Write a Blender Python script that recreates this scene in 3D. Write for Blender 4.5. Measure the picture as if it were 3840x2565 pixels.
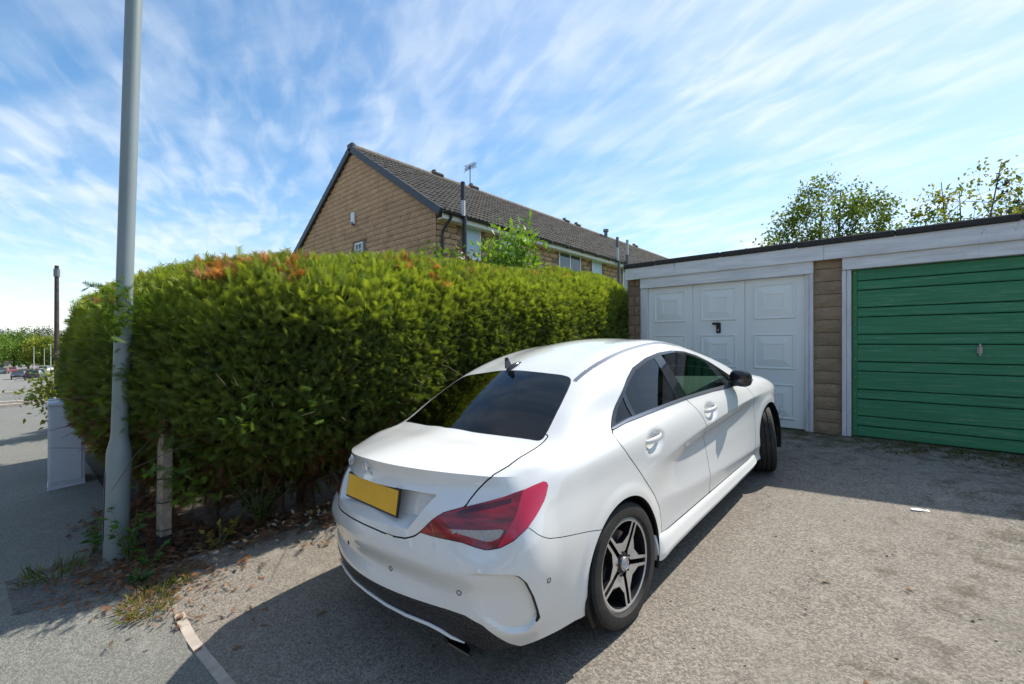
import bpy, math, random
import numpy as np
from math import sin, cos, pi, radians, sqrt, atan2

for _o in list(bpy.data.objects):
    bpy.data.objects.remove(_o, do_unlink=True)
SC = bpy.context.scene
COL = SC.collection
rng = np.random.default_rng(7)
random.seed(7)

# ------------------------------------------------------------------ camera
# world: X along the garage fronts, Y towards the garages, Z up, garage floor at z=0
cam = bpy.data.cameras.new('camera')
camo = bpy.data.objects.new('camera', cam)
COL.objects.link(camo)
SC.camera = camo
TH = math.atan2(.6677, .7445)
camo.location = (0, 0, 1.11)
camo.rotation_euler = (radians(90), 0, TH)
cam.sensor_width = 36
cam.lens = 36 * 1634 / 3840
cam.shift_y = (1287 - 1282.5) / 3840
cam.clip_start = .05
cam.clip_end = 3000

# ------------------------------------------------------------------ sun and sky
SUN = np.array([.28, 1.0, 1.22]); SUN /= np.linalg.norm(SUN)
sl = bpy.data.lights.new('sun', 'SUN')
sl.energy = 4.9
sl.angle = radians(.53)
sl.color = (1.0, .945, .85)
so = bpy.data.objects.new('sun', sl)
COL.objects.link(so)
from mathutils import Vector, Matrix
so.rotation_euler = Vector(SUN).to_track_quat('Z', 'Y').to_euler()
so.location = (0, 0, 30)

world = bpy.data.worlds.new('World')
SC.world = world
world.use_nodes = True
wn = world.node_tree
for n in list(wn.nodes):
    wn.nodes.remove(n)
def wnode(t, **k):
    n = wn.nodes.new(t)
    for a, b in k.items():
        setattr(n, a, b)
    return n
wout = wnode('ShaderNodeOutputWorld'); wbg = wnode('ShaderNodeBackground')
sky = wnode('ShaderNodeTexSky', sky_type='NISHITA')
sky.sun_disc = False
sky.sun_elevation = math.asin(SUN[2])
sky.sun_rotation = math.atan2(SUN[0], SUN[1])
sky.air_density = 1.0; sky.dust_density = .25; sky.ozone_density = 2.2; sky.altitude = 60
tc = wnode('ShaderNodeTexCoord'); sep = wnode('ShaderNodeSeparateXYZ')
wn.links.new(tc.outputs['Generated'], sep.inputs[0])
def wmath(op, a, b=None, clamp=False):
    m = wnode('ShaderNodeMath', operation=op); m.use_clamp = clamp
    for i, v in enumerate((a, b)):
        if v is None: continue
        if isinstance(v, (int, float)): m.inputs[i].default_value = v
        else: wn.links.new(v, m.inputs[i])
    return m.outputs[0]
zz = wmath('MAXIMUM', wmath('ADD', sep.outputs[2], .12), .05)
px = wmath('DIVIDE', sep.outputs[0], zz); py = wmath('DIVIDE', sep.outputs[1], zz)
def clouds(rot, sx, sy, scale, detail, rough, dist, lo, hi, off=(0, 0, 0)):
    c = wnode('ShaderNodeCombineXYZ'); wn.links.new(px, c.inputs[0]); wn.links.new(py, c.inputs[1])
    mp0 = wnode('ShaderNodeMapping'); wn.links.new(c.outputs[0], mp0.inputs[0])
    mp0.inputs['Rotation'].default_value = (0, 0, rot); mp0.inputs['Location'].default_value = off
    mp = wnode('ShaderNodeMapping'); wn.links.new(mp0.outputs[0], mp.inputs[0])
    mp.inputs['Scale'].default_value = (sx, sy, 1)
    t = wnode('ShaderNodeTexNoise'); wn.links.new(mp.outputs[0], t.inputs['Vector'])
    t.inputs['Scale'].default_value = scale; t.inputs['Detail'].default_value = detail
    t.inputs['Roughness'].default_value = rough; t.inputs['Distortion'].default_value = dist
    mr = wnode('ShaderNodeMapRange', interpolation_type='SMOOTHSTEP')
    wn.links.new(t.outputs['Fac'], mr.inputs[0])
    mr.inputs[1].default_value = lo; mr.inputs[2].default_value = hi
    return mr.outputs[0]
c1 = clouds(radians(-14), .80, 1.35, 1.9, 6, .52, .6, .36, .74)
c2 = clouds(radians(20), .7, 1.9, 5.0, 4, .50, .4, .38, .70, (3, 1, 0))
c3 = clouds(radians(30), .8, .8, .7, 3, .5, .2, .30, .66, (.6, 2.1, 0))
cl = wmath('MULTIPLY', wmath('ADD', wmath('MULTIPLY', c1, .42), wmath('MULTIPLY', c2, .40)), wmath('ADD', wmath('MULTIPLY', c3, .62), .26), True)
# thin haze of cirrus towards the sun and the horizon
sd = wnode('ShaderNodeVectorMath', operation='DOT_PRODUCT'); wn.links.new(tc.outputs['Generated'], sd.inputs[0]); sd.inputs[1].default_value = tuple(SUN)
veil = wmath('MULTIPLY', wmath('POWER', wmath('MAXIMUM', sd.outputs['Value'], 0), 3.5), .42)
hz = wmath('MULTIPLY', wmath('POWER', wmath('SUBTRACT', 1.0, wmath('MAXIMUM', sep.outputs[2], 0), True), 6.0), .60)
fac = wmath('MINIMUM', wmath('ADD', wmath('ADD', cl, veil), hz), .93)
mix = wnode('ShaderNodeMix', data_type='RGBA')
wn.links.new(fac, mix.inputs['Factor'])
sat = wnode('ShaderNodeHueSaturation'); sat.inputs['Hue'].default_value = .494; sat.inputs['Saturation'].default_value = 1.2; sat.inputs['Value'].default_value = 1.38
wn.links.new(sky.outputs[0], sat.inputs['Color'])
wn.links.new(sat.outputs[0], mix.inputs['A'])
mix.inputs['B'].default_value = (6.9, 7.4, 7.9, 1)
wn.links.new(mix.outputs['Result'], wbg.inputs[0])
wbg.inputs[1].default_value = .118
wn.links.new(wbg.outputs[0], wout.inputs[0])

SC.view_settings.view_transform = 'Standard'
SC.view_settings.look = 'None'
SC.view_settings.exposure = 0.34
SC.view_settings.gamma = 1.0
SC.view_settings.use_curve_mapping = False
SC.render.engine = 'CYCLES'

# ------------------------------------------------------------------ helpers
def tag(o, label=None, cat=None, group=None, kind=None):
    if label: o['label'] = label
    if cat: o['category'] = cat
    if group: o['group'] = group
    if kind: o['kind'] = kind
    return o
def empty(name, loc=(0, 0, 0), rot=(0, 0, 0), label=None, cat=None, group=None):
    o = bpy.data.objects.new(name, None); COL.objects.link(o)
    o.location = loc; o.rotation_euler = rot
    o.empty_display_size = .1
    return tag(o, label, cat, group)
def mesh_np(name, V, F, smooth=False, N=None):
    """V (n,3) array, F (m,3|4) int array"""
    V = np.asarray(V, np.float32); F = np.asarray(F, np.int32)
    me = bpy.data.meshes.new(name)
    k = F.shape[1]
    me.vertices.add(len(V)); me.vertices.foreach_set('co', V.ravel())
    me.loops.add(F.size); me.loops.foreach_set('vertex_index', F.ravel())
    me.polygons.add(len(F))
    me.polygons.foreach_set('loop_start', np.arange(0, F.size, k, dtype=np.int32))
    me.polygons.foreach_set('loop_total', np.full(len(F), k, np.int32))
    me.polygons.foreach_set('use_smooth', np.full(len(F), bool(smooth)))
    me.update(calc_edges=True)
    if N is not None:
        me.normals_split_custom_set_from_vertices(np.asarray(N, np.float32).tolist())
    return me
def obj(name, me, mat=None, parent=None, loc=None):
    o = bpy.data.objects.new(name, me); COL.objects.link(o)
    if mat is not None:
        if isinstance(mat, (list, tuple)):
            for m in mat: me.materials.append(m)
        elif not len(me.materials): me.materials.append(mat)
    if parent is not None: o.parent = parent
    if loc is not None: o.location = loc
    return o
class MB:
    def __init__(s): s.v = []; s.f = []
    def add(s, V, F):
        b = len(s.v); s.v += [tuple(map(float, p)) for p in V]; s.f += [tuple(i + b for i in f) for f in F]; return s
    def box(s, x0, x1, y0, y1, z0, z1, bev=0):
        if bev <= 0:
            V = [(x, y, z) for x in (x0, x1) for y in (y0, y1) for z in (z0, z1)]
            return s.add(V, [(0, 1, 3, 2), (4, 6, 7, 5), (0, 4, 5, 1), (2, 3, 7, 6), (0, 2, 6, 4), (1, 5, 7, 3)])
        b = bev; V = []; F = []
        def ring(ax, lo):
            pass
        # chamfered box: 24 verts
        X = (x0, x1); Y = (y0, y1); Z = (z0, z1); idx = {}
        for i in (0, 1):
            for j in (0, 1):
                for k in (0, 1):
                    c = (X[i], Y[j], Z[k]); d = (b * (1 - 2 * i), b * (1 - 2 * j), b * (1 - 2 * k))
                    for a in range(3):
                        p = [c[t] + (0 if t == a else d[t]) for t in range(3)]
                        idx[i, j, k, a] = len(V); V.append(p)
        for a in range(3):
            u, w = [(1, 2), (2, 0), (0, 1)][a]
            for e in (0, 1):
                q = []
                for (m, n) in ((0, 0), (1, 0), (1, 1), (0, 1)):
                    t = [0, 0, 0]; t[a] = e; t[u] = m; t[w] = n; q.append(idx[t[0], t[1], t[2], a])
                F.append(tuple(q if e else q[::-1]))
        for a in range(3):      # edges along axis a
            u, w = [(1, 2), (2, 0), (0, 1)][a]
            for m in (0, 1):
                for n in (0, 1):
                    t0 = [0, 0, 0]; t0[u] = m; t0[w] = n; t1 = list(t0); t1[a] = 1
                    q = [idx[(*t0, u)], idx[(*t1, u)], idx[(*t1, w)], idx[(*t0, w)]]
                    F.append(tuple(q if (m ^ n) else q[::-1]) )
        for i in (0, 1):
            for j in (0, 1):
                for k in (0, 1):
                    q = [idx[i, j, k, 0], idx[i, j, k, 1], idx[i, j, k, 2]]
                    F.append(tuple(q if (i + j + k) % 2 else q[::-1]))
        return s.add(V, F)
    def tube(s, pts, r, n=8, cap=True):
        pts = [Vector(p) for p in pts]; V = []; F = []
        rs = r if isinstance(r, (list, tuple)) else [r] * len(pts)
        up = None
        for i, p in enumerate(pts):
            t = (pts[min(i + 1, len(pts) - 1)] - pts[max(i - 1, 0)]).normalized()
            if up is None:
                up = t.orthogonal().normalized()
            else:
                up = (up - t * up.dot(t)); up = up.normalized() if up.length > 1e-6 else t.orthogonal().normalized()
            w = t.cross(up)
            for k in range(n):
                a = 2 * pi * k / n; V.append(p + (up * cos(a) + w * sin(a)) * rs[i])
        for i in range(len(pts) - 1):
            for k in range(n):
                k2 = (k + 1) % n
                F.append((i * n + k, i * n + k2, (i + 1) * n + k2, (i + 1) * n + k))
        if cap:
            F.append(tuple(range(n))[::-1]); F.append(tuple((len(pts) - 1) * n + k for k in range(n)))
        return s.add(V, F)
    def lathe(s, prof, n=48, axis='y', closed=False):
        V = []; F = []
        for (r, h) in prof:
            for k in range(n):
                a = 2 * pi * k / n
                if axis == 'y': V.append((r * cos(a), h, r * sin(a)))
                elif axis == 'z': V.append((r * cos(a), r * sin(a), h))
                else: V.append((h, r * cos(a), r * sin(a)))
        m = len(prof)
        for i in range(m - 1 if not closed else m):
            j = (i + 1) % m
            for k in range(n):
                k2 = (k + 1) % n
                F.append((i * n + k, i * n + k2, j * n + k2, j * n + k))
        return s.add(V, F)
    def prism(s, poly, y0, y1, axis='y'):
        """poly list of 2D points, extruded along an axis"""
        n = len(poly)
        def P(a, h): return {'y': (a[0], h, a[1]), 'z': (a[0], a[1], h), 'x': (h, a[0], a[1])}[axis]
        V = [P(a, y0) for a in poly] + [P(a, y1) for a in poly]
        F = [tuple(range(n)), tuple(range(2 * n - 1, n - 1, -1))]
        for i in range(n):
            j = (i + 1) % n; F.append((i, i + n, j + n, j))
        return s.add(V, F)
    def mesh(s, name, smooth=False):
        me = bpy.data.meshes.new(name); me.from_pydata(s.v, [], s.f)
        me.update()
        import bmesh
        bm = bmesh.new(); bm.from_mesh(me); bmesh.ops.recalc_face_normals(bm, faces=bm.faces[:]); bm.to_mesh(me); bm.free()
        if smooth:
            me.polygons.foreach_set('use_smooth', [True] * len(me.polygons))
            try: me.set_sharp_from_angle(angle=radians(smooth if smooth > 1 else 40))
            except Exception: pass
        return me
    def build(s, name, mat, parent=None, smooth=False, loc=None):
        return obj(name, s.mesh(name, smooth), mat, parent, loc)

# ------------------------------------------------------------------ materials
def new_mat(name):
    m = bpy.data.materials.new(name); m.use_nodes = True
    nt = m.node_tree; b = nt.nodes['Principled BSDF']
    return m, nt, b
def nd(nt, t, ins=None, **k):
    n = nt.nodes.new(t)
    for a, v in k.items(): setattr(n, a, v)
    for a, v in (ins or {}).items():
        if hasattr(v, 'is_output') or isinstance(v, bpy.types.NodeSocket): nt.links.new(v, n.inputs[a])
        else: n.inputs[a].default_value = v
    return n
def c4(c): return (c[0], c[1], c[2], 1)
def mixc(nt, f, a, b, blend='MIX'):
    n = nt.nodes.new('ShaderNodeMix'); n.data_type = 'RGBA'; n.blend_type = blend
    for k, v in (('Factor', f), ('A', a), ('B', b)):
        s = [i for i in n.inputs if i.name == k and (i.type == 'RGBA' if k != 'Factor' else i.type == 'VALUE')][0]
        if isinstance(v, bpy.types.NodeSocket): nt.links.new(v, s)
        elif k == 'Factor': s.default_value = v
        else: s.default_value = c4(v)
    return [o for o in n.outputs if o.type == 'RGBA'][0]
def noise(nt, scale, detail=4, rough=.55, vec=None, dist=0):
    n = nd(nt, 'ShaderNodeTexNoise', {'Scale': scale, 'Detail': detail, 'Roughness': rough, 'Distortion': dist})
    if vec is not None: nt.links.new(vec, n.inputs['Vector'])
    return n.outputs['Fac']
def ramp(nt, v, lo, hi, a=0., b=1.):
    n = nd(nt, 'ShaderNodeMapRange', {0: v, 1: lo, 2: hi, 3: a, 4: b}); n.clamp = True
    return n.outputs[0]
def objc(nt, sc=(1, 1, 1)):
    t = nd(nt, 'ShaderNodeTexCoord'); m = nd(nt, 'ShaderNodeMapping', {0: t.outputs['Object']}); m.inputs['Scale'].default_value = sc
    return m.outputs[0]
def geoc(nt, sc=(1, 1, 1)):
    t = nd(nt, 'ShaderNodeNewGeometry'); m = nd(nt, 'ShaderNodeMapping', {0: t.outputs['Position']}); m.inputs['Scale'].default_value = sc
    return m.outputs[0]
def bump(nt, b, h, dist, strength=1.0):
    n = nd(nt, 'ShaderNodeBump', {'Height': h, 'Distance': dist, 'Strength': strength}); nt.links.new(n.outputs[0], b.inputs['Normal'])
def mat(name, col, rough=.5, metal=0., var=.0, vscale=8., bmp=0., bscale=60., coat=0., spec=.5):
    m, nt, b = new_mat(name)
    b.inputs['Roughness'].default_value = rough; b.inputs['Metallic'].default_value = metal
    b.inputs['Coat Weight'].default_value = coat; b.inputs['Coat Roughness'].default_value = .03
    b.inputs['Specular IOR Level'].default_value = spec
    b.inputs['Base Color'].default_value = c4(col)
    if var > 0:
        f = ramp(nt, noise(nt, vscale, 5, .6, geoc(nt)), .3, .7)
        lo = tuple(max(0, x * (1 - var)) for x in col); hi = tuple(min(1, x * (1 + var)) for x in col)
        nt.links.new(mixc(nt, f, lo, hi), b.inputs['Base Color'])
    if bmp > 0: bump(nt, b, noise(nt, bscale, 4, .6, geoc(nt)), bmp)
    return m

M = {}
# --- tarmac: worn, pale aggregate standing in dark binder
def tarmac(name, light, dark, moss=False, chip=95., dirt=(.07, .055, .035)):
    m, nt, b = new_mat(name)
    g = geoc(nt)
    vor = nd(nt, 'ShaderNodeTexVoronoi', {'Scale': chip, 'Randomness': 1.}); nt.links.new(g, vor.inputs['Vector'])
    vr = nd(nt, 'ShaderNodeSeparateColor', {0: vor.outputs['Color']}).outputs[0]
    big = noise(nt, .9, 5, .6, g); med = noise(nt, 6., 5, .65, g); fine = noise(nt, 55., 3, .7, g)
    col = mixc(nt, ramp(nt, vr, .12, .85), dark, light)
    col = mixc(nt, ramp(nt, fine, .46, .62, 0, .50), col, tuple(x * .36 for x in light))
    col = mixc(nt, ramp(nt, big, .32, .68, 0., .55), col, tuple(x * .58 for x in light))
    col = mixc(nt, ramp(nt, med, .55, .75, 0., .45), col, tuple(x * 1.12 for x in light))
    if moss:
        sx = nd(nt, 'ShaderNodeSeparateXYZ', {0: nd(nt, 'ShaderNodeNewGeometry').outputs['Position']})
        # moss and dirt gather towards the garage wall and the far right of the drive
        near = ramp(nt, sx.outputs[1], 4.2, 6.6)
        right = nd(nt, 'ShaderNodeMath', {0: ramp(nt, sx.outputs[0], -.5, 1.0), 1: ramp(nt, sx.outputs[1], 1.2, 2.2)}, operation='MULTIPLY').outputs[0]
        w = nd(nt, 'ShaderNodeMath', {0: near, 1: right}, operation='MAXIMUM').outputs[0]
        patch = noise(nt, 5.5, 8, .78, g, .2)
        t = nd(nt, 'ShaderNodeMath', {0: patch, 1: nd(nt, 'ShaderNodeMath', {0: w, 1: .21}, operation='MULTIPLY').outputs[0]}, operation='ADD').outputs[0]
        col = mixc(nt, ramp(nt, t, .60, .74, 0, .62), col, dirt)
        nearw = ramp(nt, sx.outputs[1], 5.3, 6.5)
        t2 = nd(nt, 'ShaderNodeMath', {0: noise(nt, 7., 6, .7, g), 1: nd(nt, 'ShaderNodeMath', {0: nearw, 1: .3}, operation='MULTIPLY').outputs[0]}, operation='ADD').outputs[0]
        col = mixc(nt, ramp(nt, t2, .68, .82, 0, .85), col, (.055, .058, .012))
        # a few fine cracks
        cv = nd(nt, 'ShaderNodeTexVoronoi', {'Scale': .75}, feature='DISTANCE_TO_EDGE')
        wob = nd(nt, 'ShaderNodeMix', {}, data_type='VECTOR')
        nv = nd(nt, 'ShaderNodeTexNoise', {'Scale': 3., 'Detail': 6., 'Roughness': .7}); nt.links.new(g, nv.inputs['Vector'])
        ad = nd(nt, 'ShaderNodeVectorMath', {0: g, 1: nv.outputs['Color']}, operation='ADD'); nt.links.new(ad.outputs[0], cv.inputs['Vector'])
        cr = ramp(nt, cv.outputs['Distance'], .0, .008, .75, 0)
        cr = nd(nt, 'ShaderNodeMath', {0: cr, 1: ramp(nt, noise(nt, 1.3, 2, .5, g), .45, .6)}, operation='MULTIPLY').outputs[0]
        col = mixc(nt, cr, col, (.03, .028, .025))
    nt.links.new(col, b.inputs['Base Color'])
    b.inputs['Roughness'].default_value = .93
    b.inputs['Specular IOR Level'].default_value = .25
    h = nd(nt, 'ShaderNodeMath', {0: vor.outputs['Distance'], 1: -.8}, operation='MULTIPLY').outputs[0]
    h = nd(nt, 'ShaderNodeMath', {0: h, 1: fine}, operation='ADD').outputs[0]
    bump(nt, b, h, .004, .6)
    return m
M['drive'] = tarmac('drive_tarmac', (.355, .315, .262), (.145, .127, .105), True, 120.)
M['path'] = tarmac('path_tarmac', (.29, .285, .25), (.14, .137, .122), False, 140.)
M['road'] = tarmac('road_tarmac', (.34, .325, .295), (.15, .145, .13), False, 70.)
M['verge'] = mat('verge_soil', (.045, .033, .022), .95, var=.5, vscale=9, bmp=.02, bscale=30)
M['kerb'] = mat('kerb_concrete', (.44, .38, .32), .9, var=.22, vscale=14, bmp=.003, bscale=150)
M['farland'] = mat('far_ground', (.10, .14, .045), .95, var=.4, vscale=.2)

def paint_wood(name, col, under, amount, grain=(1.2, 1.2, 22.), streak=.0, rough=.55, dirtcol=(.12, .11, .095), dirt=.0, dz=None):
    m, nt, b = new_mat(name)
    g = geoc(nt, grain); gg = geoc(nt)
    n1 = noise(nt, 3., 6, .7, g); n2 = noise(nt, 14., 5, .7, g)
    tt = nd(nt, 'ShaderNodeMath', {0: n1, 1: nd(nt, 'ShaderNodeMath', {0: n2, 1: .5}, operation='MULTIPLY').outputs[0]}, operation='ADD').outputs[0]
    col2 = tuple(x * .72 for x in col)
    cc = mixc(nt, ramp(nt, noise(nt, 2.0, 5, .6, g), .35, .7), col, col2)
    cc = mixc(nt, ramp(nt, tt, 1.0 - amount, 1.05 - amount * .6, 0, .8), cc, under)
    if dirt != 0:
        d = noise(nt, 9., 7, .75, geoc(nt, (1.6, 1.6, .7)))
        d2 = noise(nt, 1.3, 3, .5, gg)
        dd = nd(nt, 'ShaderNodeMath', {0: d, 1: nd(nt, 'ShaderNodeMath', {0: d2, 1: .45}, operation='MULTIPLY').outputs[0]}, operation='ADD').outputs[0]
        cc = mixc(nt, ramp(nt, dd, .80 - dirt * .15, .95 - dirt * .1, 0, .75), cc, dirtcol)
    nt.links.new(cc, b.inputs['Base Color']); b.inputs['Roughness'].default_value = rough
    bump(nt, b, tt, .002, .7)
    return m
M['green_paint'] = paint_wood('green_paint', (.036, .235, .105), (.16, .30, .19), .20, (1., 1., 20.))
M['green_stile'] = paint_wood('green_stile_paint', (.030, .20, .085), (.05, .24, .05), .3, (12., 12., 1.2))
M['white_board'] = paint_wood('white_board_paint', (.80, .79, .79), (.66, .64, .62), .12, (1., 1., 9.), dirt=-.5)
M['white_frame'] = paint_wood('white_frame_paint', (.76, .745, .76), (.62, .60, .60), .15, (9., 9., 1.2), dirt=0)
M['white_door'] = mat('white_door_steel', (.83, .84, .80), .38, var=.035, vscale=1.5, bmp=.0004, bscale=5)
M['black_plastic'] = mat('black_plastic', (.012, .012, .013), .4)
M['felt'] = mat('roof_felt', (.040, .038, .036), .92, var=.35, vscale=30, bmp=.004, bscale=120)
M['grey_metal'] = mat('grey_metal', (.45, .45, .44), .4, .8)
def stone(name, col, col2, rough_amt=.012, scale=14.):
    m, nt, b = new_mat(name)
    g = geoc(nt)
    oi = nd(nt, 'ShaderNodeObjectInfo').outputs['Random']
    n1 = noise(nt, scale, 7, .68, g, .6); n2 = noise(nt, 2.3, 4, .6, g)
    cc = mixc(nt, ramp(nt, n1, .35, .68), col, col2)
    cc = mixc(nt, ramp(nt, oi, 0, 1, 0, .38), cc, tuple(x * 1.25 for x in col))
    cc = mixc(nt, ramp(nt, n2, .45, .72, 0, .5), cc, tuple(x * .62 for x in col2))
    cc = mixc(nt, ramp(nt, noise(nt, 70., 4, .7, g), .58, .75, 0, .6), cc, tuple(x * .4 for x in col2))
    nt.links.new(cc, b.inputs['Base Color']); b.inputs['Roughness'].default_value = .9; b.inputs['Specular IOR Level'].default_value = .2
    bump(nt, b, n1, rough_amt, .9)
    return m
M['pier_stone'] = stone('pier_stone', (.36, .255, .165), (.26, .19, .13), .03, 11.)
M['house_stone'] = stone('house_stone', (.58, .365, .21), (.48, .305, .18), .02, 9.)
M['mortar'] = mat('mortar', (.27, .20, .13), .95, var=.25, vscale=20)
M['house_mortar'] = mat('house_mortar', (.20, .14, .09), .95, var=.4, vscale=6)
M['roof_tile'] = mat('roof_tile', (.085, .074, .062), .9, var=.55, vscale=7, bmp=.006, bscale=50)
M['ridge_tile'] = mat('ridge_tile', (.20, .17, .14), .9, var=.4, vscale=9)
M['verge_cap'] = mat('verge_cap', (.055, .060, .072), .55)
M['upvc'] = mat('white_upvc', (.78, .78, .77), .35)
M['cream_soffit'] = mat('cream_soffit', (.70, .68, .60), .5, var=.08)
M['gutter'] = mat('black_gutter', (.018, .018, .021), .4)
M['grey_pipe'] = mat('grey_pipe', (.13, .145, .165), .5)
M['pale_pipe'] = mat('pale_pipe', (.50, .50, .50), .5)
m, nt, b = new_mat('house_glass'); b.inputs['Base Color'].default_value = (.05, .07, .08, 1); b.inputs['Roughness'].default_value = .04; b.inputs['Specular IOR Level'].default_value = .8
M['house_glass'] = m
M['frost'] = mat('frosted_glass', (.42, .56, .64), .3)
m, nt, b = new_mat('lamp_post_paint')
cc = mixc(nt, ramp(nt, noise(nt, 3., 5, .6, geoc(nt, (1, 1, .4))), .35, .7), (.23, .275, .29), (.19, .235, .235))
cc = mixc(nt, ramp(nt, noise(nt, 45., 4, .7, geoc(nt)), .66, .76, 0, .5), cc, (.10, .10, .07))
nt.links.new(cc, b.inputs['Base Color']); b.inputs['Roughness'].default_value = .45; M['lamp_post'] = m
M['rust'] = mat('cut_edge', (.03, .03, .032), .8)
M['cabinet'] = mat('cabinet_paint', (.56, .59, .66), .5, var=.05)
M['timber'] = mat('weathered_timber', (.30, .25, .20), .9, var=.35, vscale=18, bmp=.004, bscale=60)
M['tar_black'] = mat('tar_black', (.02, .02, .02), .8)
M['bark'] = mat('bark', (.085, .055, .038), .95, var=.5, vscale=20, bmp=.012, bscale=45)
M['birch_bark'] = mat('pale_bark', (.10, .085, .065), .9, var=.4, vscale=14)
def leafmat(name, trans=.45, rough=.5, attr='col'):
    m = bpy.data.materials.new(name); m.use_nodes = True; nt = m.node_tree
    for n in list(nt.nodes): nt.nodes.remove(n)
    out = nd(nt, 'ShaderNodeOutputMaterial'); at = nd(nt, 'ShaderNodeAttribute', attribute_name=attr)
    p = nd(nt, 'ShaderNodeBsdfPrincipled', {'Base Color': at.outputs['Color'], 'Roughness': rough}); p.inputs['Specular IOR Level'].default_value = .35
    bright = mixc(nt, 1.0, at.outputs['Color'], (1.5, 1.45, .55), 'MULTIPLY')
    t = nd(nt, 'ShaderNodeBsdfTranslucent', {'Color': bright})
    mx = nd(nt, 'ShaderNodeMixShader', {0: trans, 1: p.outputs[0], 2: t.outputs[0]})
    nt.links.new(mx.outputs[0], out.inputs[0])
    return m
M['leaf'] = leafmat('leaf_foliage', .42, .45)
M['conifer'] = leafmat('conifer_foliage', .40, .6)
M['dry'] = leafmat('dry_litter', .15, .85)
# ------------------------------------------------------------------ ground
_LX = [-3000, -300, -186, -125, -110, -60, -4.5, 4000]
_LZ = [-8.6, -8.2, -6.5, -4.93, -4.5, -2.4, 0, 0]
def _ss(a, b, x):
    t = np.clip((x - a) / (b - a), 0, 1); return t * t * (3 - 2 * t)
def gz(X, Y):
    X = np.asarray(X, float); Y = np.asarray(Y, float)
    bank = .0825 * (np.clip(Y, -1.05, 6.35) - 6.4)                 # hedge bank and pavement
    w = 1 - _ss(4.9, 6.3, Y)                                        # the drive tilts to the left until it meets the garages
    drv = -.032 * w + .0906 * (np.clip(Y, -1.05, 6.4) - 6.4) + .05 * (np.clip(X, -3.0, 1.2) + 1.9364) * w
    a = _ss(-3.75, -3.05, X)
    return bank * (1 - a) + drv * a + np.interp(X, _LX, _LZ)
def g1(x, y): return float(gz(x, y))
def grid_sheet(name, xs, ys, dz, m, bumpy=0., warp=None):
    xs = np.asarray(xs, float); ys = np.asarray(ys, float)
    X, Y = np.meshgrid(xs, ys, indexing='ij')
    if warp is not None: Y = warp(X, Y)
    Z = gz(X, Y) + dz
    if bumpy: Z = Z + bumpy * (np.sin(X * 2.1 + 1.3 * np.sin(Y * 1.7)) * np.sin(Y * 2.7 + X * .6))
    V = np.stack([X, Y, Z], -1).reshape(-1, 3)
    nx, ny = len(xs), len(ys); I = np.arange(nx * ny).reshape(nx, ny)
    F = np.stack([I[:-1, :-1], I[1:, :-1], I[1:, 1:], I[:-1, 1:]], -1).reshape(-1, 4)
    o = obj(name, mesh_np(name, V, F, True), m)
    o['kind'] = 'structure'
    return o
ar = lambda a, b, s: np.arange(a, b + s * .5, s)
grid_sheet('ground', np.concatenate([[-2500, -1200, -600, -300, -240, -186, -150, -125, -110, -90, -75, -60, -45, -30, -20], ar(-16, 12, .5), [16, 25, 60, 300, 2000]]),
           np.concatenate([[-2000, -400, -100, -40, -20, -9.5], ar(-8, 8, .4), [9, 12, 18, 30, 60, 150, 400, 2000]]), -.22, M['farland'])
ke = lambda X: .605 + .043 * np.clip(np.asarray(X, float) + 3.335, 0, 13)     # line of the edging stones
grid_sheet('drive', ar(-3.9, 9.9, .1), np.linspace(0, 1, 61), 0, M['drive'], .003, lambda X, T: ke(X) + .004 + T * (6.62 - ke(X) - .004))
grid_sheet('garage_floor', ar(-3.4, 9.6, 1), [6.62, 9, 12], -.004, M['path'])
grid_sheet('pavement', np.concatenate([[-58, -50, -44.9], ar(-28, 10, .25)]), np.linspace(0, 1, 17), 0, M['path'], .002, lambda X, T: -1.02 + T * (ke(X) + 1.02))
grid_sheet('road', np.concatenate([[-300, -240, -186, -150, -125, -110, -90, -75, -60], ar(-52, 12, 4)]), [-60, -30, -12, -9, -6, -3, -1.15], -.10, M['road'])
grid_sheet('side_road', np.concatenate([[-300, -260, -220, -186, -160, -140, -125, -110, -90, -75, -60, -52, -45]]), [-1.15, -.5, .3, 1., 2, 3.2, 4.5], -.006, M['road'])
grid_sheet('junction', [-45, -40, -35, -31, -28], [-1.15, -.5, .3, 1.2, 3.], -.012, M['road'])
grid_sheet('verge', ar(-16, -3.2, .15), ar(.50, 7.0, .13), -.008, M['verge'], .012)
# flush edging stones between pavement and drive, and kerbs
kx = np.arange(-3.33, 9.0, .915)
er = empty('edging', (0, 0, 0), label='row of flush pale concrete edging stones between pavement and drive', cat='kerb')
for i, x in enumerate(kx):
    V = []; n = 5
    for q in np.linspace(x + .003, x + .909, n):
        y0 = float(ke(q)); z = g1(q, y0) + .0055 + .002 * (i % 2)
        V += [(q, y0 - .002, z - .1), (q, y0 + .050, z - .1), (q, y0 + .050, z + .001), (q, y0 - .002, z)]
    F = [(0, 1, 2, 3), tuple(range(4 * n - 1, 4 * n - 5, -1))]
    for j in range(n - 1):
        for k in range(4): F.append((j * 4 + k, j * 4 + 4 + k, j * 4 + 4 + (k + 1) % 4, j * 4 + (k + 1) % 4))
    mb = MB(); mb.add(V, F); mb.build('edging_stone', M['kerb'], er)
kr = empty('road_kerb', (0, 0, 0), label='low concrete kerb between pavement and road', cat='kerb')
for x in np.arange(-27.5, 6, .915):
    z = g1(x + .45, -1.05); mb = MB(); mb.box(x + .004, x + .908, -1.15, -1.022, z - .25, z + .012, .012); mb.build('kerb_stone', M['kerb'], kr)
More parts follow.
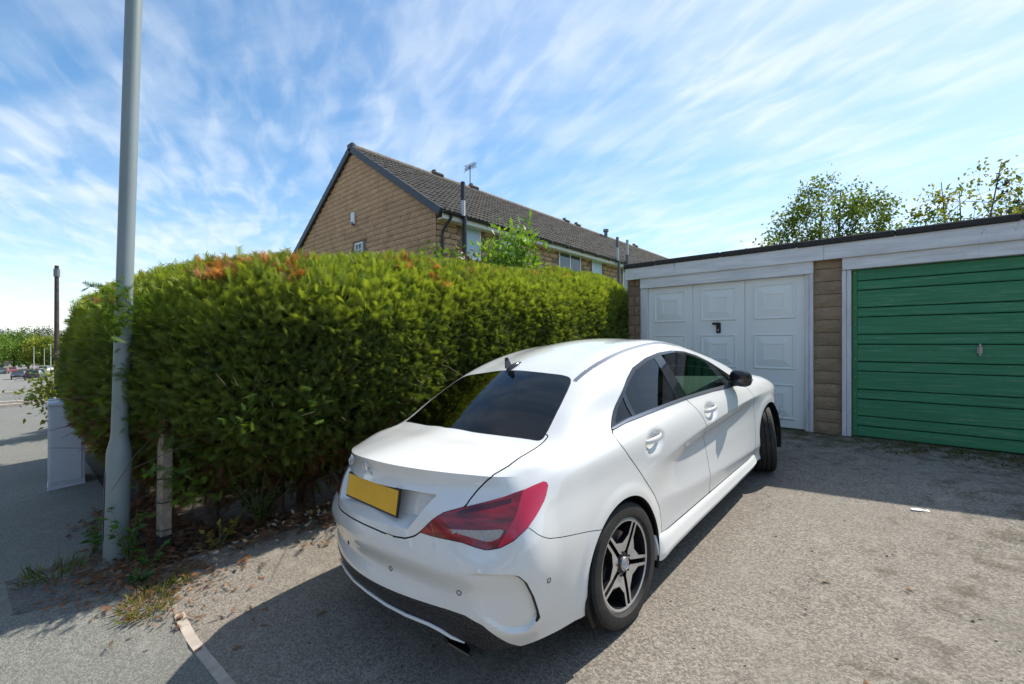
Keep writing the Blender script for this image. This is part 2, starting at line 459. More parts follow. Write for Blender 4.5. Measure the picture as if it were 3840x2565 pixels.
for x0, nm in ((-27.9, 'dropped dark edged kerb across the near side of the junction'), (-30.6, 'second kerb line crossing the junction mouth behind the first'), (-45.2, 'far kerb line across the pavement beyond the junction')):
    z = g1(x0, 0); mb = MB(); mb.box(x0 - .16, x0, -1.0, 2.9, z - .2, z + .10, .012); tag(mb.build('junction_kerb', M['kerb'], None), nm, 'kerb')
# darker reinstated patch of tarmac round the lamp post foot
pm = tarmac('patch_tarmac', (.21, .20, .185), (.08, .078, .07), False, 110.)
px_ = [(-4.62, -.10), (-3.99, -.05), (-3.80, .36), (-3.95, .545), (-4.62, .545)]
V = [(x, y, g1(x, y) + .004) for x, y in px_]
me = bpy.data.meshes.new('pavement_patch'); me.from_pydata(V, [], [tuple(range(5))]); o = obj('pavement_patch', me, pm); o['kind'] = 'structure'

# ------------------------------------------------------------------ garages
def rough_block(name, w, h, d, seed, amp=.012, n=4):
    """stone block with an uneven pitched face (front towards -Y), joints recessed"""
    r = np.random.default_rng(seed); V = []; F = []
    nx, nz = n + 1, 3
    for i in range(nx + 1):
        for k in range(nz + 1):
            u, v = i / nx, k / nz
            e = 0 if 0 < i < nx and 0 < k < nz else 1
            y = -amp * (.3 + r.random()) if not e else amp * .35 * r.random()
            V.append(((u - .5) * w, y, (v - .5) * h))
    I = lambda i, k: i * (nz + 1) + k
    for i in range(nx):
        for k in range(nz): F.append((I(i, k), I(i + 1, k), I(i + 1, k + 1), I(i, k + 1)))
    b = len(V); cs = [I(0, 0), I(nx, 0), I(nx, nz), I(0, nz)]
    for c in cs: V.append((V[c][0], d, V[c][2]))
    per = [[I(i, 0) for i in range(nx + 1)], [I(nx, k) for k in range(nz + 1)], [I(i, nz) for i in range(nx, -1, -1)], [I(0, k) for k in range(nz, -1, -1)]]
    for s, P in enumerate(per): F.append(tuple(P[::-1]) + (b + s, b + (s + 1) % 4))
    me = bpy.data.meshes.new(name); me.from_pydata(V, [], F); me.update()
    return me
garage = empty('garage_row', (-1.2, 6.6, 0), label='flat roofed stone garage row with white and green up and over doors', cat='garage')
gl = Vector((-1.2, 6.6, 0))
def gpart(mb, name, m, parent=None, smooth=False):
    o = mb.build(name, m, parent or garage, smooth)
    o.data.transform(Matrix.Translation(-gl)); return o
# backing masonry
mb = MB(); mb.box(-3.35, -3.133, 6.602, 12, -.05, 2.30); mb.box(-.834, -.548, 6.602, 12, -.05, 2.30); mb.box(1.72, 2.0, 6.602, 12, -.05, 2.30); mb.box(4.3, 4.6, 6.602, 12, -.05, 2.3); mb.box(7.0, 7.3, 6.602, 12, -.05, 2.3); mb.box(9.7, 10.0, 6.602, 12, -.05, 2.3)
mb.box(-3.35, 10.0, 11.8, 12.0, -.05, 2.3)
pier = gpart(mb, 'pier', M['mortar'])
bms = [rough_block('stone_block', .284, .148, .05, s, .010) for s in range(5)]
for b_ in bms: b_.materials.append(M['pier_stone'])
for k in range(14):
    z = -.02 + .1575 * k + .079
    if z > 2.2: break
    for (x0, x1) in ((-.834, -.548), (1.72, 2.0)):
        o = bpy.data.objects.new('stone_block', bms[(k * 3 + (x0 > 0)) % 5]); COL.objects.link(o); o.parent = pier
        o.location = Vector(((x0 + x1) / 2, 6.585, z)) - gl; o.scale = (1, 1, 1)
        if k % 2: o.rotation_euler = (0, 0, 0)
bmh = [rough_block('stone_block_half', .225, .150, .05, 20 + s, .012) for s in range(3)]
for b_ in bmh: b_.materials.append(M['pier_stone'])
for k in range(14):
    z = -.02 + .1575 * k + .079
    cuts = [-3.360, -3.130] if k % 3 == 0 else ([-3.360, -3.242, -3.130] if k % 3 == 1 else [-3.360, -3.232, -3.130])
    for a_, b_ in zip(cuts[:-1], cuts[1:]):
        o = bpy.data.objects.new('stone_block', bmh[k % 3]); COL.objects.link(o); o.parent = pier
        o.location = Vector(((a_ + b_) / 2, 6.583, z)) - gl; o.scale = ((b_ - a_ - .008) / .225, 1, 1)
# frames
mb = MB(); mb.box(-3.117, -3.0, 6.545, 6.64, -.02, 1.974, .004); gpart(mb, 'door_post', M['white_frame'])
mb = MB(); mb.box(-.872, -.833, 6.548, 6.64, -.02, 1.976, .004); gpart(mb, 'door_post', M['white_frame'])
mb = MB(); mb.box(-.918, -.874, 6.562, 6.64, .0, 1.976, .004); gpart(mb, 'door_post', M['white_frame'])
mb = MB(); mb.box(-.545, -.503, 6.545, 6.64, -.03, 1.984, .004); gpart(mb, 'door_post', M['white_frame'])
mb = MB(); mb.box(-.501, -.457, 6.556, 6.64, -.03, 1.984, .004); gpart(mb, 'door_post', M['white_frame'])
mb = MB(); mb.box(1.64, 1.71, 6.545, 6.64, -.03, 1.984, .004); gpart(mb, 'door_post', M['white_frame'])
mb = MB(); mb.box(-3.117, -.83, 6.528, 6.66, 1.976, 2.145, .004); gpart(mb, 'lintel_board', M['white_board'])
mb = MB(); mb.box(-.541, 1.75, 6.528, 6.66, 1.986, 2.147, .004); gpart(mb, 'lintel_board', M['white_board'])
for (a_, b_) in ((-3.362, -.72), (-.718, 2.1), (2.102, 4.7), (4.702, 10.1)):
    mb = MB(); mb.box(a_, b_, 6.497, 6.527, 2.128, 2.33, .004); gpart(mb, 'fascia_board', M['white_board'])
mb = MB(); mb.box(-3.36, -3.33, 6.53, 12, 2.128, 2.325); gpart(mb, 'side_fascia_board', M['white_board'])
ro = MB(); ro.box(-3.37, 10.1, 6.50, 12.1, 2.334, 2.368); roof = gpart(ro, 'roof', M['felt'])
js = [-3.385, -2.86, -1.907, -1.0, -.063, .864, 1.79, 2.7, 3.6, 4.7, 6.5, 8.3, 10.1]
for a_, b_ in zip(js[:-1], js[1:]):
    mb = MB(); dz = rng.uniform(-.004, .004); mb.box(a_ + .002, b_ - .002, 6.470 + dz, 6.56, 2.310 + dz, 2.384 + dz, .012); gpart(mb, 'felt_edge', M['felt'], roof)
for (a_, b_) in ((2.0, 4.3), (4.6, 7.0), (7.3, 9.7)):
    mb = MB(); mb.box(a_ + .08, b_ - .08, 6.60, 6.64, 0, 1.98); gpart(mb, 'door', M['green_paint'])
    mb = MB(); mb.box(a_, b_, 6.53, 6.66, 1.982, 2.146); gpart(mb, 'lintel_board', M['white_board'])
# white door
dm = MB(); dm.box(-2.998, -2.321, 6.600, 6.63, .012, 1.974, .003); dm.box(-2.317, -1.620, 6.600, 6.63, .012, 1.974, .003); dm.box(-1.616, -.920, 6.600, 6.63, .012, 1.974, .003)
door = gpart(dm, 'white_door', M['white_door']); door['label'] = 'white steel garage door with nine pressed panels'
def pressed_panel(x0, x1, z0, z1):
    mb = MB(); cx, cz = (x0 + x1) / 2, (z0 + z1) / 2; w, h = (x1 - x0) / 2, (z1 - z0) / 2
    rects = [(w, h, 0.0), (w - .008, h - .008, .011), (w - .022, h - .022, .011), (w - .030, h - .030, .001), (w * .50, h * .48, .001 + .013), (w * .42, h * .40, .014), (w * .42 - .005, h * .40 - .005, .010), (0.01, .01, .010)]
    V = []; F = []
    for (a, b_, d) in rects:
        V += [(cx - a, 6.5985 - d, cz - b_), (cx + a, 6.5985 - d, cz - b_), (cx + a, 6.5985 - d, cz + b_), (cx - a, 6.5985 - d, cz + b_)]
    for i in range(len(rects) - 1):
        for k in range(4): F.append((i * 4 + k, i * 4 + (k + 1) % 4, i * 4 + 4 + (k + 1) % 4, i * 4 + 4 + k))
    F.append(tuple(range(len(V) - 4, len(V))))
    mb.add(V, F); return mb
for (a_, b_) in ((-2.909, -2.42), (-2.203, -1.722), (-1.509, -1.027)):
    for (z0, z1) in ((1.43, 1.90), (.765, 1.237), (.117, .579)):
        gpart(pressed_panel(a_, b_, z0, z1), 'panel', M['white_door'], door)
mb = MB(); mb.box(-1.985, -1.925, 6.575, 6.5985, 1.255, 1.405, .008); mb.box(-2.035, -1.925, 6.545, 6.577, 1.372, 1.405, .010); gpart(mb, 'handle', M['black_plastic'], door)
mb = MB(); mb.box(-1.962, -1.948, 6.572, 6.576, 1.285, 1.31); gpart(mb, 'keyhole', M['grey_metal'], door)
# green door
gm = MB(); gm.box(-.452, 1.638, 6.628, 6.65, .0, 1.985); gdoor = gpart(gm, 'green_door', M['tar_black']); gdoor['label'] = 'green weathered timber garage door of horizontal boards'
mb = MB(); mb.box(-.451, -.402, 6.592, 6.626, .008, 1.982, .004); gpart(mb, 'stile', M['green_stile'], gdoor)
mb = MB(); mb.box(1.585, 1.637, 6.592, 6.626, .008, 1.982, .004); gpart(mb, 'stile', M['green_stile'], gdoor)
zl = [1.985, 1.850, 1.737, 1.531, 1.420, 1.215, 1.097, .893, .780, .566, .452, .248, .135, .008]
for z1, z0 in zip(zl[:-1], zl[1:]):
    d = rng.uniform(-.002, .002); y0 = 6.598 + d
    mb = MB(); V = []
    prof = [(6.626, z0 + .004), (y0 + .001, z0 + .005), (y0 - .003, z0 + .014), (y0 + .002, z1 - .012), (y0 + .010, z1 - .004), (6.626, z1 - .004)]
    mb.prism(prof, -.400, 1.583, 'x'); gpart(mb, 'plank', M['green_paint'], gdoor)
for i, z in enumerate(np.arange(.1, 1.95, .205)):
    mb = MB(); mb.lathe([(.006, -.004), (.006, 0), (0.0005, 0)], 6, 'y'); o = mb.build('screw', M['grey_metal'], gdoor); o.location = Vector((-.42, 6.5905, z)) - gl
mb = MB(); mb.box(.572, .617, 6.588, 6.597, 1.000, 1.075, .006); mb.box(.586, .603, 6.565, 6.59, .975, 1.105, .004); gpart(mb, 'door_handle', M['grey_metal'], gdoor)
mb = MB(); mb.box(-.45, 1.66, 6.545, 6.66, -.06, -.004, .006); gpart(mb, 'threshold', M['kerb'])
mb = MB(); mb.box(-3.0, -.92, 6.58, 6.66, -.06, -.002, .004); gpart(mb, 'threshold', M['tar_black'])

# ------------------------------------------------------------------ house behind the hedge
HX, HW, HY, HZE, HR = -8.9, -17.4, 7.0, 4.62, 7.36
house = empty('house', (HX, HY, 0), label='long buff stone house with dark tiled roof behind the hedge', cat='house')
hl = Vector((HX, HY, 0))
def hpart(mb, name, m, parent=None, smooth=False):
    o = mb.build(name, m, parent or house, smooth); o.data.transform(Matrix.Translation(-hl)); return o
HXM = (HX + HW) / 2; slope = (HR - HZE) / (HX - HXM)
HYE = 37.0
mb = MB()
mb.prism([(HX, -2), (HX, HZE), (HXM, HR), (HW, HZE), (HW, -2)], HY + .012, HYE, 'y')
wall = hpart(mb, 'wall', M['house_mortar'])
CH = .157
wins = [(7.94, 8.58, 3.45, 4.42, 'frost'), (9.33, 10.12, 3.45, 4.42, 'frost'), (12.35, 13.72, 3.45, 4.42, 'glass'), (14.52, 15.22, 3.45, 4.42, 'frost'), (17.0, 17.9, 3.2, 4.42, 'glass'), (19.5, 20.8, 3.45, 4.42, 'glass')]
gw = (-12.98, -12.50, 3.65, 4.27)
blocks = []   # (center x,y,z, w, face)
r2 = np.random.default_rng(3)
k = 0; z = 2.62
while z < HR - .1:
    lim = (HR - z - CH * .8) / slope
    xl, xr = max(HW, HXM - lim), min(HX, HXM + lim)
    x = HW - r2.uniform(0, .4)
    while x < xr:
        w = r2.uniform(.30, .52); a_, b_ = max(x, xl), min(x + w, xr)
        if b_ - a_ > .09 and not (a_ < gw[1] + .02 and b_ > gw[0] - .02 and z + CH > gw[2] and z < gw[3]):
            blocks.append(((a_ + b_) / 2, HY, z + CH / 2, b_ - a_, 0))
        x += w
    if z + CH < HZE:
        y = HY - r2.uniform(0, .2)
        while y < 24:
            w = r2.uniform(.30, .52); a_, b_ = max(y, HY + .015), y + w
            if b_ - a_ > .09 and not any(a_ < q[1] + .03 and b_ > q[0] - .03 and z + CH > q[2] for q in wins):
                blocks.append((HX, (a_ + b_) / 2, z + CH / 2, b_ - a_, 1))
            y += w
    z += CH; k += 1
def seen(b):      # how large it shows: hidden ones (behind the hedge) last
    d = sqrt(b[0] ** 2 + b[1] ** 2)
    return d + (30 if b[2] < 3.3 + (.35 if b[4] == 0 else 0) else 0)
blocks.sort(key=seen)
hbm = [rough_block('wall_stone', .40, CH - .016, .03, 50 + s, .014) for s in range(6)]
for b_ in hbm: b_.materials.append(M['house_stone'])
rest = MB()
for i, (x, y, z, w, fc) in enumerate(blocks):
    me = hbm[i % 6]
    if i < 300:
        o = bpy.data.objects.new('wall_stone', me); COL.objects.link(o); o.parent = wall
        o.location = Vector((x, y, z)) - hl; o.scale = ((w - .012) / .40, 1, 1); o.rotation_euler = (0, 0, pi / 2 if fc else 0)
    else:
        sx = (w - .012) / .40; c, s = (0, 1) if fc else (1, 0)
        V = [(x + v.co.x * sx * c - v.co.y * s, y + v.co.x * sx * s + v.co.y * c, z + v.co.z) for v in me.vertices]
        rest.add(V, [tuple(p.vertices) for p in me.polygons])
o = hpart(rest, 'wall_stones', M['house_stone'], wall); o['kind'] = 'stuff'
# windows on the long side
for (y0, y1, z0, z1, kind) in wins:
    mb = MB(); t = .055; X0, X1 = HX - .03, HX + .028
    for (a_, b_, c_, d_) in ((y0, y1, z0, z0 + t), (y0, y1, z1 - t, z1), (y0, y0 + t, z0 + t, z1 - t), (y1 - t, y1, z0 + t, z1 - t)): mb.box(X0, X1, a_, b_, c_, d_, .006)
    if y1 - y0 > 1: mb.box(X0, X1 - .004, (y0 + y1) / 2 - .03, (y0 + y1) / 2 + .03, z0 + t, z1 - t, .006)
    wf = hpart(mb, 'window', M['upvc'])
    mb = MB(); mb.box(HX - .02, HX + .012, y0 + t, y1 - t, z0 + t, z1 - t); hpart(mb, 'pane', M['frost'] if kind == 'frost' else M['house_glass'], wf)
    mb = MB(); mb.box(HX - .02, HX + .07, y0 - .04, y1 + .04, z0 - .05, z0 - .002, .008); hpart(mb, 'sill', M['upvc'], wf)
mb = MB(); t = .05
x0, x1, z0, z1 = gw
for (a_, b_, c_, d_) in ((x0, x1, z0, z0 + t), (x0, x1, z1 - t, z1), (x0, x0 + t, z0 + t, z1 - t), (x1 - t, x1, z0 + t, z1 - t), ((x0 + x1) / 2 - .012, (x0 + x1) / 2 + .012, z0 + t, z1 - t), (x0 + t, x1 - t, 4.04, 4.065)): mb.box(a_, b_, HY - .03, HY + .03, c_, d_, .004)
wf = hpart(mb, 'gable_window', M['upvc']); mb = MB(); mb.box(x0 + t, x1 - t, HY - .005, HY + .02, z0 + t, z1 - t); hpart(mb, 'pane', M['house_glass'], wf)
# alarm box
mb = MB(); mb.box(-13.13, -12.93, HY - .09, HY - .01, 4.90, 5.27, .02); ab = hpart(mb, 'alarm_box', M['upvc'])
mb = MB(); mb.box(-13.10, -12.96, HY - .105, HY - .02, 4.86, 4.99, .03); hpart(mb, 'strobe', mat('blue_lens', (.03, .08, .32), .2), ab)
# roof
ov = .30; zo = HZE - ov * slope
sl_len = sqrt((HX + ov - HXM) ** 2 + (HR - zo) ** 2)
ux, uz = (HXM - HX - ov) / sl_len, (HR - zo) / sl_len     # up-slope direction
nx_, nz_ = uz, -ux                                          # outward normal (towards +X, up)
mb = MB()
mb.add([(HX + ov, HY - .06, zo + .02), (HX + ov, HYE, zo + .02), (HXM, HYE, HR + .02), (HXM, HY - .06, HR + .02), (HW - ov, HY - .06, zo + .02), (HW - ov, HYE, zo + .02)], [(0, 1, 2, 3), (3, 2, 5, 4)])
hroof = hpart(mb, 'roof', M['roof_tile'])
tw, te = .30, .345
def tile_mesh():
    V = []; F = []
    prof = [(0, 0), (.05, .028), (.10, .005), (.15, .002), (.20, .028), (.25, .005), (.30, .0)]
    for (a_, h) in prof:
        V.append((a_, 0.0, h + .038)); V.append((a_, te + .06, h + .004)); V.append((a_, 0.0, h + .012))
    for i in range(6):
        F.append((i * 3, i * 3 + 3, i * 3 + 4, i * 3 + 1)); F.append((i * 3 + 2, i * 3 + 5, i * 3 + 3, i * 3))
    me = bpy.data.meshes.new('roof_tile'); me.from_pydata(V, [], F); me.update(); return me
tme = tile_mesh(); tme.materials.append(M['roof_tile'])
TV = np.array([v.co[:] for v in tme.vertices]); TF = [tuple(p.vertices) for p in tme.polygons]
ncourse = int(sl_len / te); tiles = []
for c in range(ncourse):
    for j in range(int((HYE - HY) / tw)):
        y = HY - .05 + j * tw + (.15 if c % 2 else 0)
        tiles.append((c, y))
tiles.sort(key=lambda t: t[1] + .15 * t[0])
Rm = Matrix(((0, ux, nx_), (1, 0, 0), (0, uz, nz_)))   # tile local x -> Y, y -> up-slope, z -> normal
restV = []; restF = []
RmN = np.array(Rm)
for i, (c, y) in enumerate(tiles):
    s = c * te - .03
    base = np.array([HX + ov + ux * s, y, zo + .02 + uz * s])
    lift = rng.uniform(0, .010)
    base = base + np.array([nx_, 0, nz_]) * lift
    if i < 300:
        o = bpy.data.objects.new('roof_tile', tme); COL.objects.link(o); o.parent = hroof
        mt = Rm.to_4x4(); mt.translation = Vector(base) - hl; o.matrix_local = mt
    else:
        b0 = len(restV) * len(TV); restV.append(TV @ RmN.T + base - np.array(hl)); restF += [tuple(k_ + b0 for k_ in f) for f in TF]
me = bpy.data.meshes.new('roof_tiles'); me.from_pydata(np.vstack(restV).tolist(), [], restF); me.update()
o = obj('roof_tiles', me, M['roof_tile'], hroof); o['kind'] = 'stuff'
for j in range(60):
    y = HY - .08 + j * .46
    mb = MB(); prof = [(HXM + .15 * cos(a), HR + .01 + .13 * sin(a)) for a in np.linspace(-.25, pi + .25, 8)]
    mb.prism(prof, y, y + .45, 'y'); hpart(mb, 'ridge_tile', M['ridge_tile'], hroof)
nv = 17
for sgn in (1, -1):
    for j in range(nv):
        a0, a1 = j * sl_len / nv, (j + 1) * sl_len / nv - .004
        P = lambda s, n, y: (HXM + sgn * (HX + ov - HXM + ux * s) + sgn * nx_ * n, y, zo + .02 + uz * s + nz_ * n)
        mb = MB(); V = []
        st = .012
        for y in (HY - .115, HY - .05):
            V += [P(a0, -.13 - st, y), P(a1, -.13, y), P(a1, .055, y), P(a0, .055 + st, y)]
        mb.add(V, [(0, 1, 2, 3), (4, 7, 6, 5), (0, 4, 5, 1), (1, 5, 6, 2), (2, 6, 7, 3), (3, 7, 4, 0)]); hpart(mb, 'verge_cap', M['verge_cap'], hroof)
mb = MB(); mb.box(HXM - .16, HXM + .16, HY - .13, HY + .05, HR - .09, HR + .15, .05); hpart(mb, 'ridge_cap', M['verge_cap'], hroof)
# eaves: soffit, fascia, gutter, brackets
mb = MB(); mb.box(HX + .002, HX + ov, HY + .05, HYE, HZE - .34, HZE - .30); hpart(mb, 'soffit', M['cream_soffit'])
mb = MB(); mb.box(HX + ov - .02, HX + ov + .004, HY - .02, HYE, HZE - .36, zo + .03); hpart(mb, 'fascia', M['cream_soffit'])
gx = HX + ov + .06
mb = MB(); mb.prism([(gx + .055 * cos(a), zo - .005 + .055 * sin(a)) for a in np.linspace(-pi, 0, 9)] + [(gx + .045, zo - .005), (gx - .045, zo - .005)], HY - .06, HYE, 'y'); gut = hpart(mb, 'gutter', M['gutter'], None, 35)
for y in np.arange(HY + .6, 24, .95):
    mb = MB(); mb.box(gx - .06, gx + .062, y, y + .05, zo - .075, zo + .004, .01); hpart(mb, 'gutter_bracket', M['gutter'], gut)
# pipes
mb = MB(); mb.tube([(gx, HY + .22, zo - .05), (gx - .02, HY + .22, zo - .12), (HX + .10, HY + .16, zo - .42), (HX + .08, HY + .15, zo - .55), (HX + .08, HY + .15, 0)], .036, 8); hpart(mb, 'downpipe', M['gutter'], None, 40)
def flue(y, top, lowc, topc, zsplit, rad=.058):
    mb = MB(); mb.tube([(gx + .05, y, 1.), (gx + .05, y, zo - .02)], rad, 10); a = hpart(mb, 'soil_pipe', lowc, None, 40)
    mb = MB(); mb.tube([(gx - .02, y, zo - .05), (gx - .02, y, zsplit)], rad * 1.08, 10); hpart(mb, 'pipe_sleeve', M['pale_pipe'] if topc is not M['pale_pipe'] else M['grey_pipe'], a, 40)
    mb = MB(); mb.tube([(gx - .02, y, zsplit), (gx - .02, y, top)], rad, 10); hpart(mb, 'pipe_top', topc, a, 40)
flue(7.62, 5.32, M['gutter'], M['gutter'], 4.83)
flue(15.9, 5.38, M['grey_pipe'], M['grey_pipe'], 4.95)
flue(16.75, 5.42, M['pale_pipe'], M['pale_pipe'], 4.80)
flue(23.6, 5.7, M['gutter'], M['gutter'], 4.85)
flue(24.6, 5.75, M['pale_pipe'], M['pale_pipe'], 4.85)
# roof furniture: vents along the ridge and an aerial
for (y, dx, w) in ((10.1, .0, .55), (12.0, .0, .5), (18.6, -.05, .5), (19.7, -.05, .45), (26.5, 0, .5)):
    mb = MB(); mb.box(HXM - .2, HXM + .16, y, y + w, HR + .06, HR + .20, .05); mb.box(HXM - .1, HXM + .08, y + .1, y + .22, HR + .15, HR + .29, .03); hpart(mb, 'ridge_vent', M['roof_tile'], hroof)
mb = MB(); mb.tube([(HXM + .3, 22.5, HR - .2), (HXM + .3, 22.5, HR + .22)], .10, 10); mb.tube([(HXM + .3, 22.5, HR + .22), (HXM + .3, 22.5, HR + .36)], .16, 10); hpart(mb, 'vent_cowl', M['grey_pipe'], hroof)
mb = MB(); ax, ay = HXM, 12.1
mb.tube([(ax, ay, HR + .1), (ax, ay, HR + 1.0)], .018, 6)
mb.tube([(ax - .02, ay - .32, HR + .62), (ax, ay + .1, HR + 1.03)], .012, 5)
mb.tube([(ax - .3, ay, HR + .95), (ax + .34, ay, HR + .97)], .012, 5)
for q in np.linspace(-.28, .30, 8):
    for dzz in (-.07, .07): mb.tube([(ax + q, ay - .10, HR + .96 + dzz), (ax + q, ay + .10, HR + .96 + dzz)], .008, 4)
    mb.tube([(ax + q, ay, HR + .86), (ax + q, ay, HR + 1.06)], .007, 4)
hpart(mb, 'tv_aerial', M['gutter'])

# ------------------------------------------------------------------ lamp post
LPX, LPY = -4.33, .44
zb = g1(LPX, LPY) - .05
lp = empty('lamp_post', (LPX, LPY, zb), (radians(-1.25), radians(1.45), 0), 'tall grey green steel lamp post growing out of the hedge corner', 'lamp post')
mb = MB(); mb.lathe([(.072, 0), (.073, .84), (.071, .86), (.052, .96), (.0505, 1.0)], 40, 'z'); mb.build('base_column', M['lamp_post'], lp, 40)
mb = MB(); mb.lathe([(.0505, .985), (.050, 4.2), (.046, 6.0), (.0445, 6.05), (0.001, 6.06)], 32, 'z'); mb.build('shaft', M['lamp_post'], lp, 40)
def curved_panel(r, a0, a1, z0, z1, rc=.03, n=10):
    pts = []
    for (cx, cz, st) in ((a1 - rc / r, z1 - rc, 0), (a0 + rc / r, z1 - rc, 1), (a0 + rc / r, z0 + rc, 2), (a1 - rc / r, z0 + rc, 3)):
        for t in np.linspace(0, pi / 2, 5): pts.append((cx + rc / r * cos(t + st * pi / 2), cz + rc * sin(t + st * pi / 2)))
    return pts
pts = curved_panel(.0765, radians(-158), radians(-82), .20, .72)
V = [(.0770 * cos(a), .0770 * sin(a), z) for a, z in pts] + [(.069 * cos(a), .069 * sin(a), z) for a, z in pts]; n = len(pts)
zc = .46; F = [(i, (i + 1) % n, (i + 1) % n + n, i + n) for i in range(n)]
mb = MB(); mb.add(V, F)
# panel face as strips between left and right outlines
amin, amax = radians(-158), radians(-82); na = 10; nz = 6
G = []
for k in range(nz + 1):
    for j in range(na + 1):
        a = amin + .05 + (amax - amin - .1) * j / na; z = .205 + .51 * k / nz; G.append((.0773 * cos(a), .0773 * sin(a), z))
mb.add(G, [(k * (na + 1) + j, k * (na + 1) + j + 1, (k + 1) * (na + 1) + j + 1, (k + 1) * (na + 1) + j) for k in range(nz) for j in range(na)])
dr = mb.build('access_door', M['lamp_post'], lp, 40)
pts = curved_panel(.0765, radians(-160), radians(-80), .195, .725, .035)
mb = MB(); mb.tube([(.0745 * cos(a), .0745 * sin(a), z) for a, z in pts + pts[:1]], .0022, 5, False); mb.build('door_gap', M['rust'], dr)
# timber stump post tied with wire
zp = g1(-4.20, .70)
wp = empty('fence_post', (-4.20, .70, zp - .03), (0, radians(2), radians(12)), 'short weathered timber post bound with wire beside the lamp post', 'post')
mb = MB(); mb.box(-.042, .042, -.036, .036, .15, 1.05, .006); mb.build('post', M['timber'], wp)
mb = MB(); mb.box(-.043, .043, -.037, .037, 0, .149, .006); mb.build('tarred_foot', M['tar_black'], wp)
for z in (.19, .40, .58):
    mb = MB(); mb.tube([(-.046, -.04, z), (.046, -.04, z + .012), (.046, .04, z + .004), (-.046, .04, z - .006), (-.046, -.04, z)], .004, 5, False); mb.build('wire', M['rust'], wp)
# roadside cabinet
cz = g1(-7.9, .25)
cb = empty('cabinet', (-7.85, .30, cz), (0, 0, radians(-2)), 'pale grey utility cabinet half swallowed by the hedge', 'cabinet')
mb = MB(); mb.box(-.30, .30, -.12, .20, .06, 1.0, .008); mb.build('body', M['cabinet'], cb)
mb = MB(); mb.box(-.31, .31, -.13, .21, 1.0, 1.05, .015); mb.build('lid', M['cabinet'], cb)
mb = MB(); mb.box(.302, .312, -.10, .17, .10, .98, .003); mb.build('door', M['cabinet'], cb)
mb = MB(); mb.box(-.305, .306, -.125, .205, -.1, .059, .006); mb.build('plinth', M['cabinet'], cb)
# wrought iron gate and bins between hedge and garage
gt = empty('garden_gate', (-3.95, 6.9, 0), label='black wrought iron scroll gate between hedge and garage', cat='gate')
mb = MB()
for x in np.linspace(-.5, .55, 9): mb.tube([(x, 0, -.05), (x, 0, 1.45)], .007, 5)
mb.build('bars', M['rust'], gt)
mb = MB()
for z in (.05, .75, 1.42): mb.tube([(-.5, 0, z), (.55, 0, z)], .010, 5)
mb.build('rails', M['rust'], gt)
for x in np.linspace(-.42, .48, 5):
    for z, r in ((1.55, .12), (1.30, .09), (1.12, .08)):
        mb = MB(); mb.tube([(x + r * (1 - t * .12) * cos(t * 1.1), -.01, z + r * (1 - t * .12) * sin(t * 1.1)) for t in np.linspace(0, 7, 26)], .006, 4); mb.build('scroll', M['rust'], gt)
mb = MB(); mb.tube([(-.5 + 1.05 * t, 0, 1.45 + .45 * sin(pi * t)) for t in np.linspace(0, 1, 14)], .010, 5); mb.build('arch_rail', M['rust'], gt)
bn = empty('bin', (-4.45, 8.4, g1(-4.45, 8.4)), label='dark wheeled bin with pale green lid behind the gate', cat='bin')
mb = MB(); mb.prism([(-.27, .12), (.27, .12), (.31, 1.22), (-.31, 1.22)], -.3, .3, 'y'); mb.build('body', M['black_plastic'], bn)
mb = MB(); mb.prism([(-.34, 1.225), (.34, 1.225), (.34, 1.27), (.2, 1.34), (-.2, 1.34), (-.34, 1.27)], -.36, .33, 'y'); mb.build('lid', mat('pale_green_plastic', (.22, .50, .36), .5), bn)
# ------------------------------------------------------------------ car materials
m, nt, b = new_mat('white_car_paint')
b.inputs['Base Color'].default_value = (.79, .78, .755, 1); b.inputs['Roughness'].default_value = .34
b.inputs['Coat Weight'].default_value = 1.0; b.inputs['Coat Roughness'].default_value = .035; b.inputs['Coat IOR'].default_value = 1.65
b.inputs['Specular IOR Level'].default_value = .3
M['paint'] = m
def glass_mat(name, tint, refl=1.0, rough=.0):
    m = bpy.data.materials.new(name); m.use_nodes = True; nt = m.node_tree
    for n in list(nt.nodes): nt.nodes.remove(n)
    out = nd(nt, 'ShaderNodeOutputMaterial')
    fr = nd(nt, 'ShaderNodeFresnel', {'IOR': 1.5})
    t = nd(nt, 'ShaderNodeBsdfTransparent', {'Color': c4(tint)}); g = nd(nt, 'ShaderNodeBsdfGlossy', {'Color': (refl, refl, refl, 1), 'Roughness': rough})
    mx = nd(nt, 'ShaderNodeMixShader', {0: fr.outputs[0], 1: t.outputs[0], 2: g.outputs[0]})
    nt.links.new(mx.outputs[0], out.inputs[0]); return m
M['tint_glass'] = glass_mat('privacy_glass', (.035, .037, .042), 1.0, .015)
M['clear_glass'] = glass_mat('green_tinted_glass', (.50, .66, .58))
M['gloss_black'] = mat('gloss_black', (.012, .012, .014), .12, coat=.6)
M['satin_trim'] = mat('dark_grey_trim', (.26, .27, .30), .25, .6)
M['rubber'] = mat('rubber_seal', (.010, .010, .011), .6)
m, nt, b = new_mat('diffuser_mesh')
ck = nd(nt, 'ShaderNodeTexVoronoi', {'Scale': 95.}); nt.links.new(objc(nt), ck.inputs['Vector'])
nt.links.new(mixc(nt, ramp(nt, ck.outputs['Distance'], .2, .6), (.006, .006, .007), (.035, .035, .038)), b.inputs['Base Color']); b.inputs['Roughness'].default_value = .45; bump(nt, b, ck.outputs['Distance'], .004); M['diffuser'] = m
m, nt, b = new_mat('red_lamp_lens')
oc = objc(nt, (1, 1, 1)); sx = nd(nt, 'ShaderNodeSeparateXYZ', {0: oc})
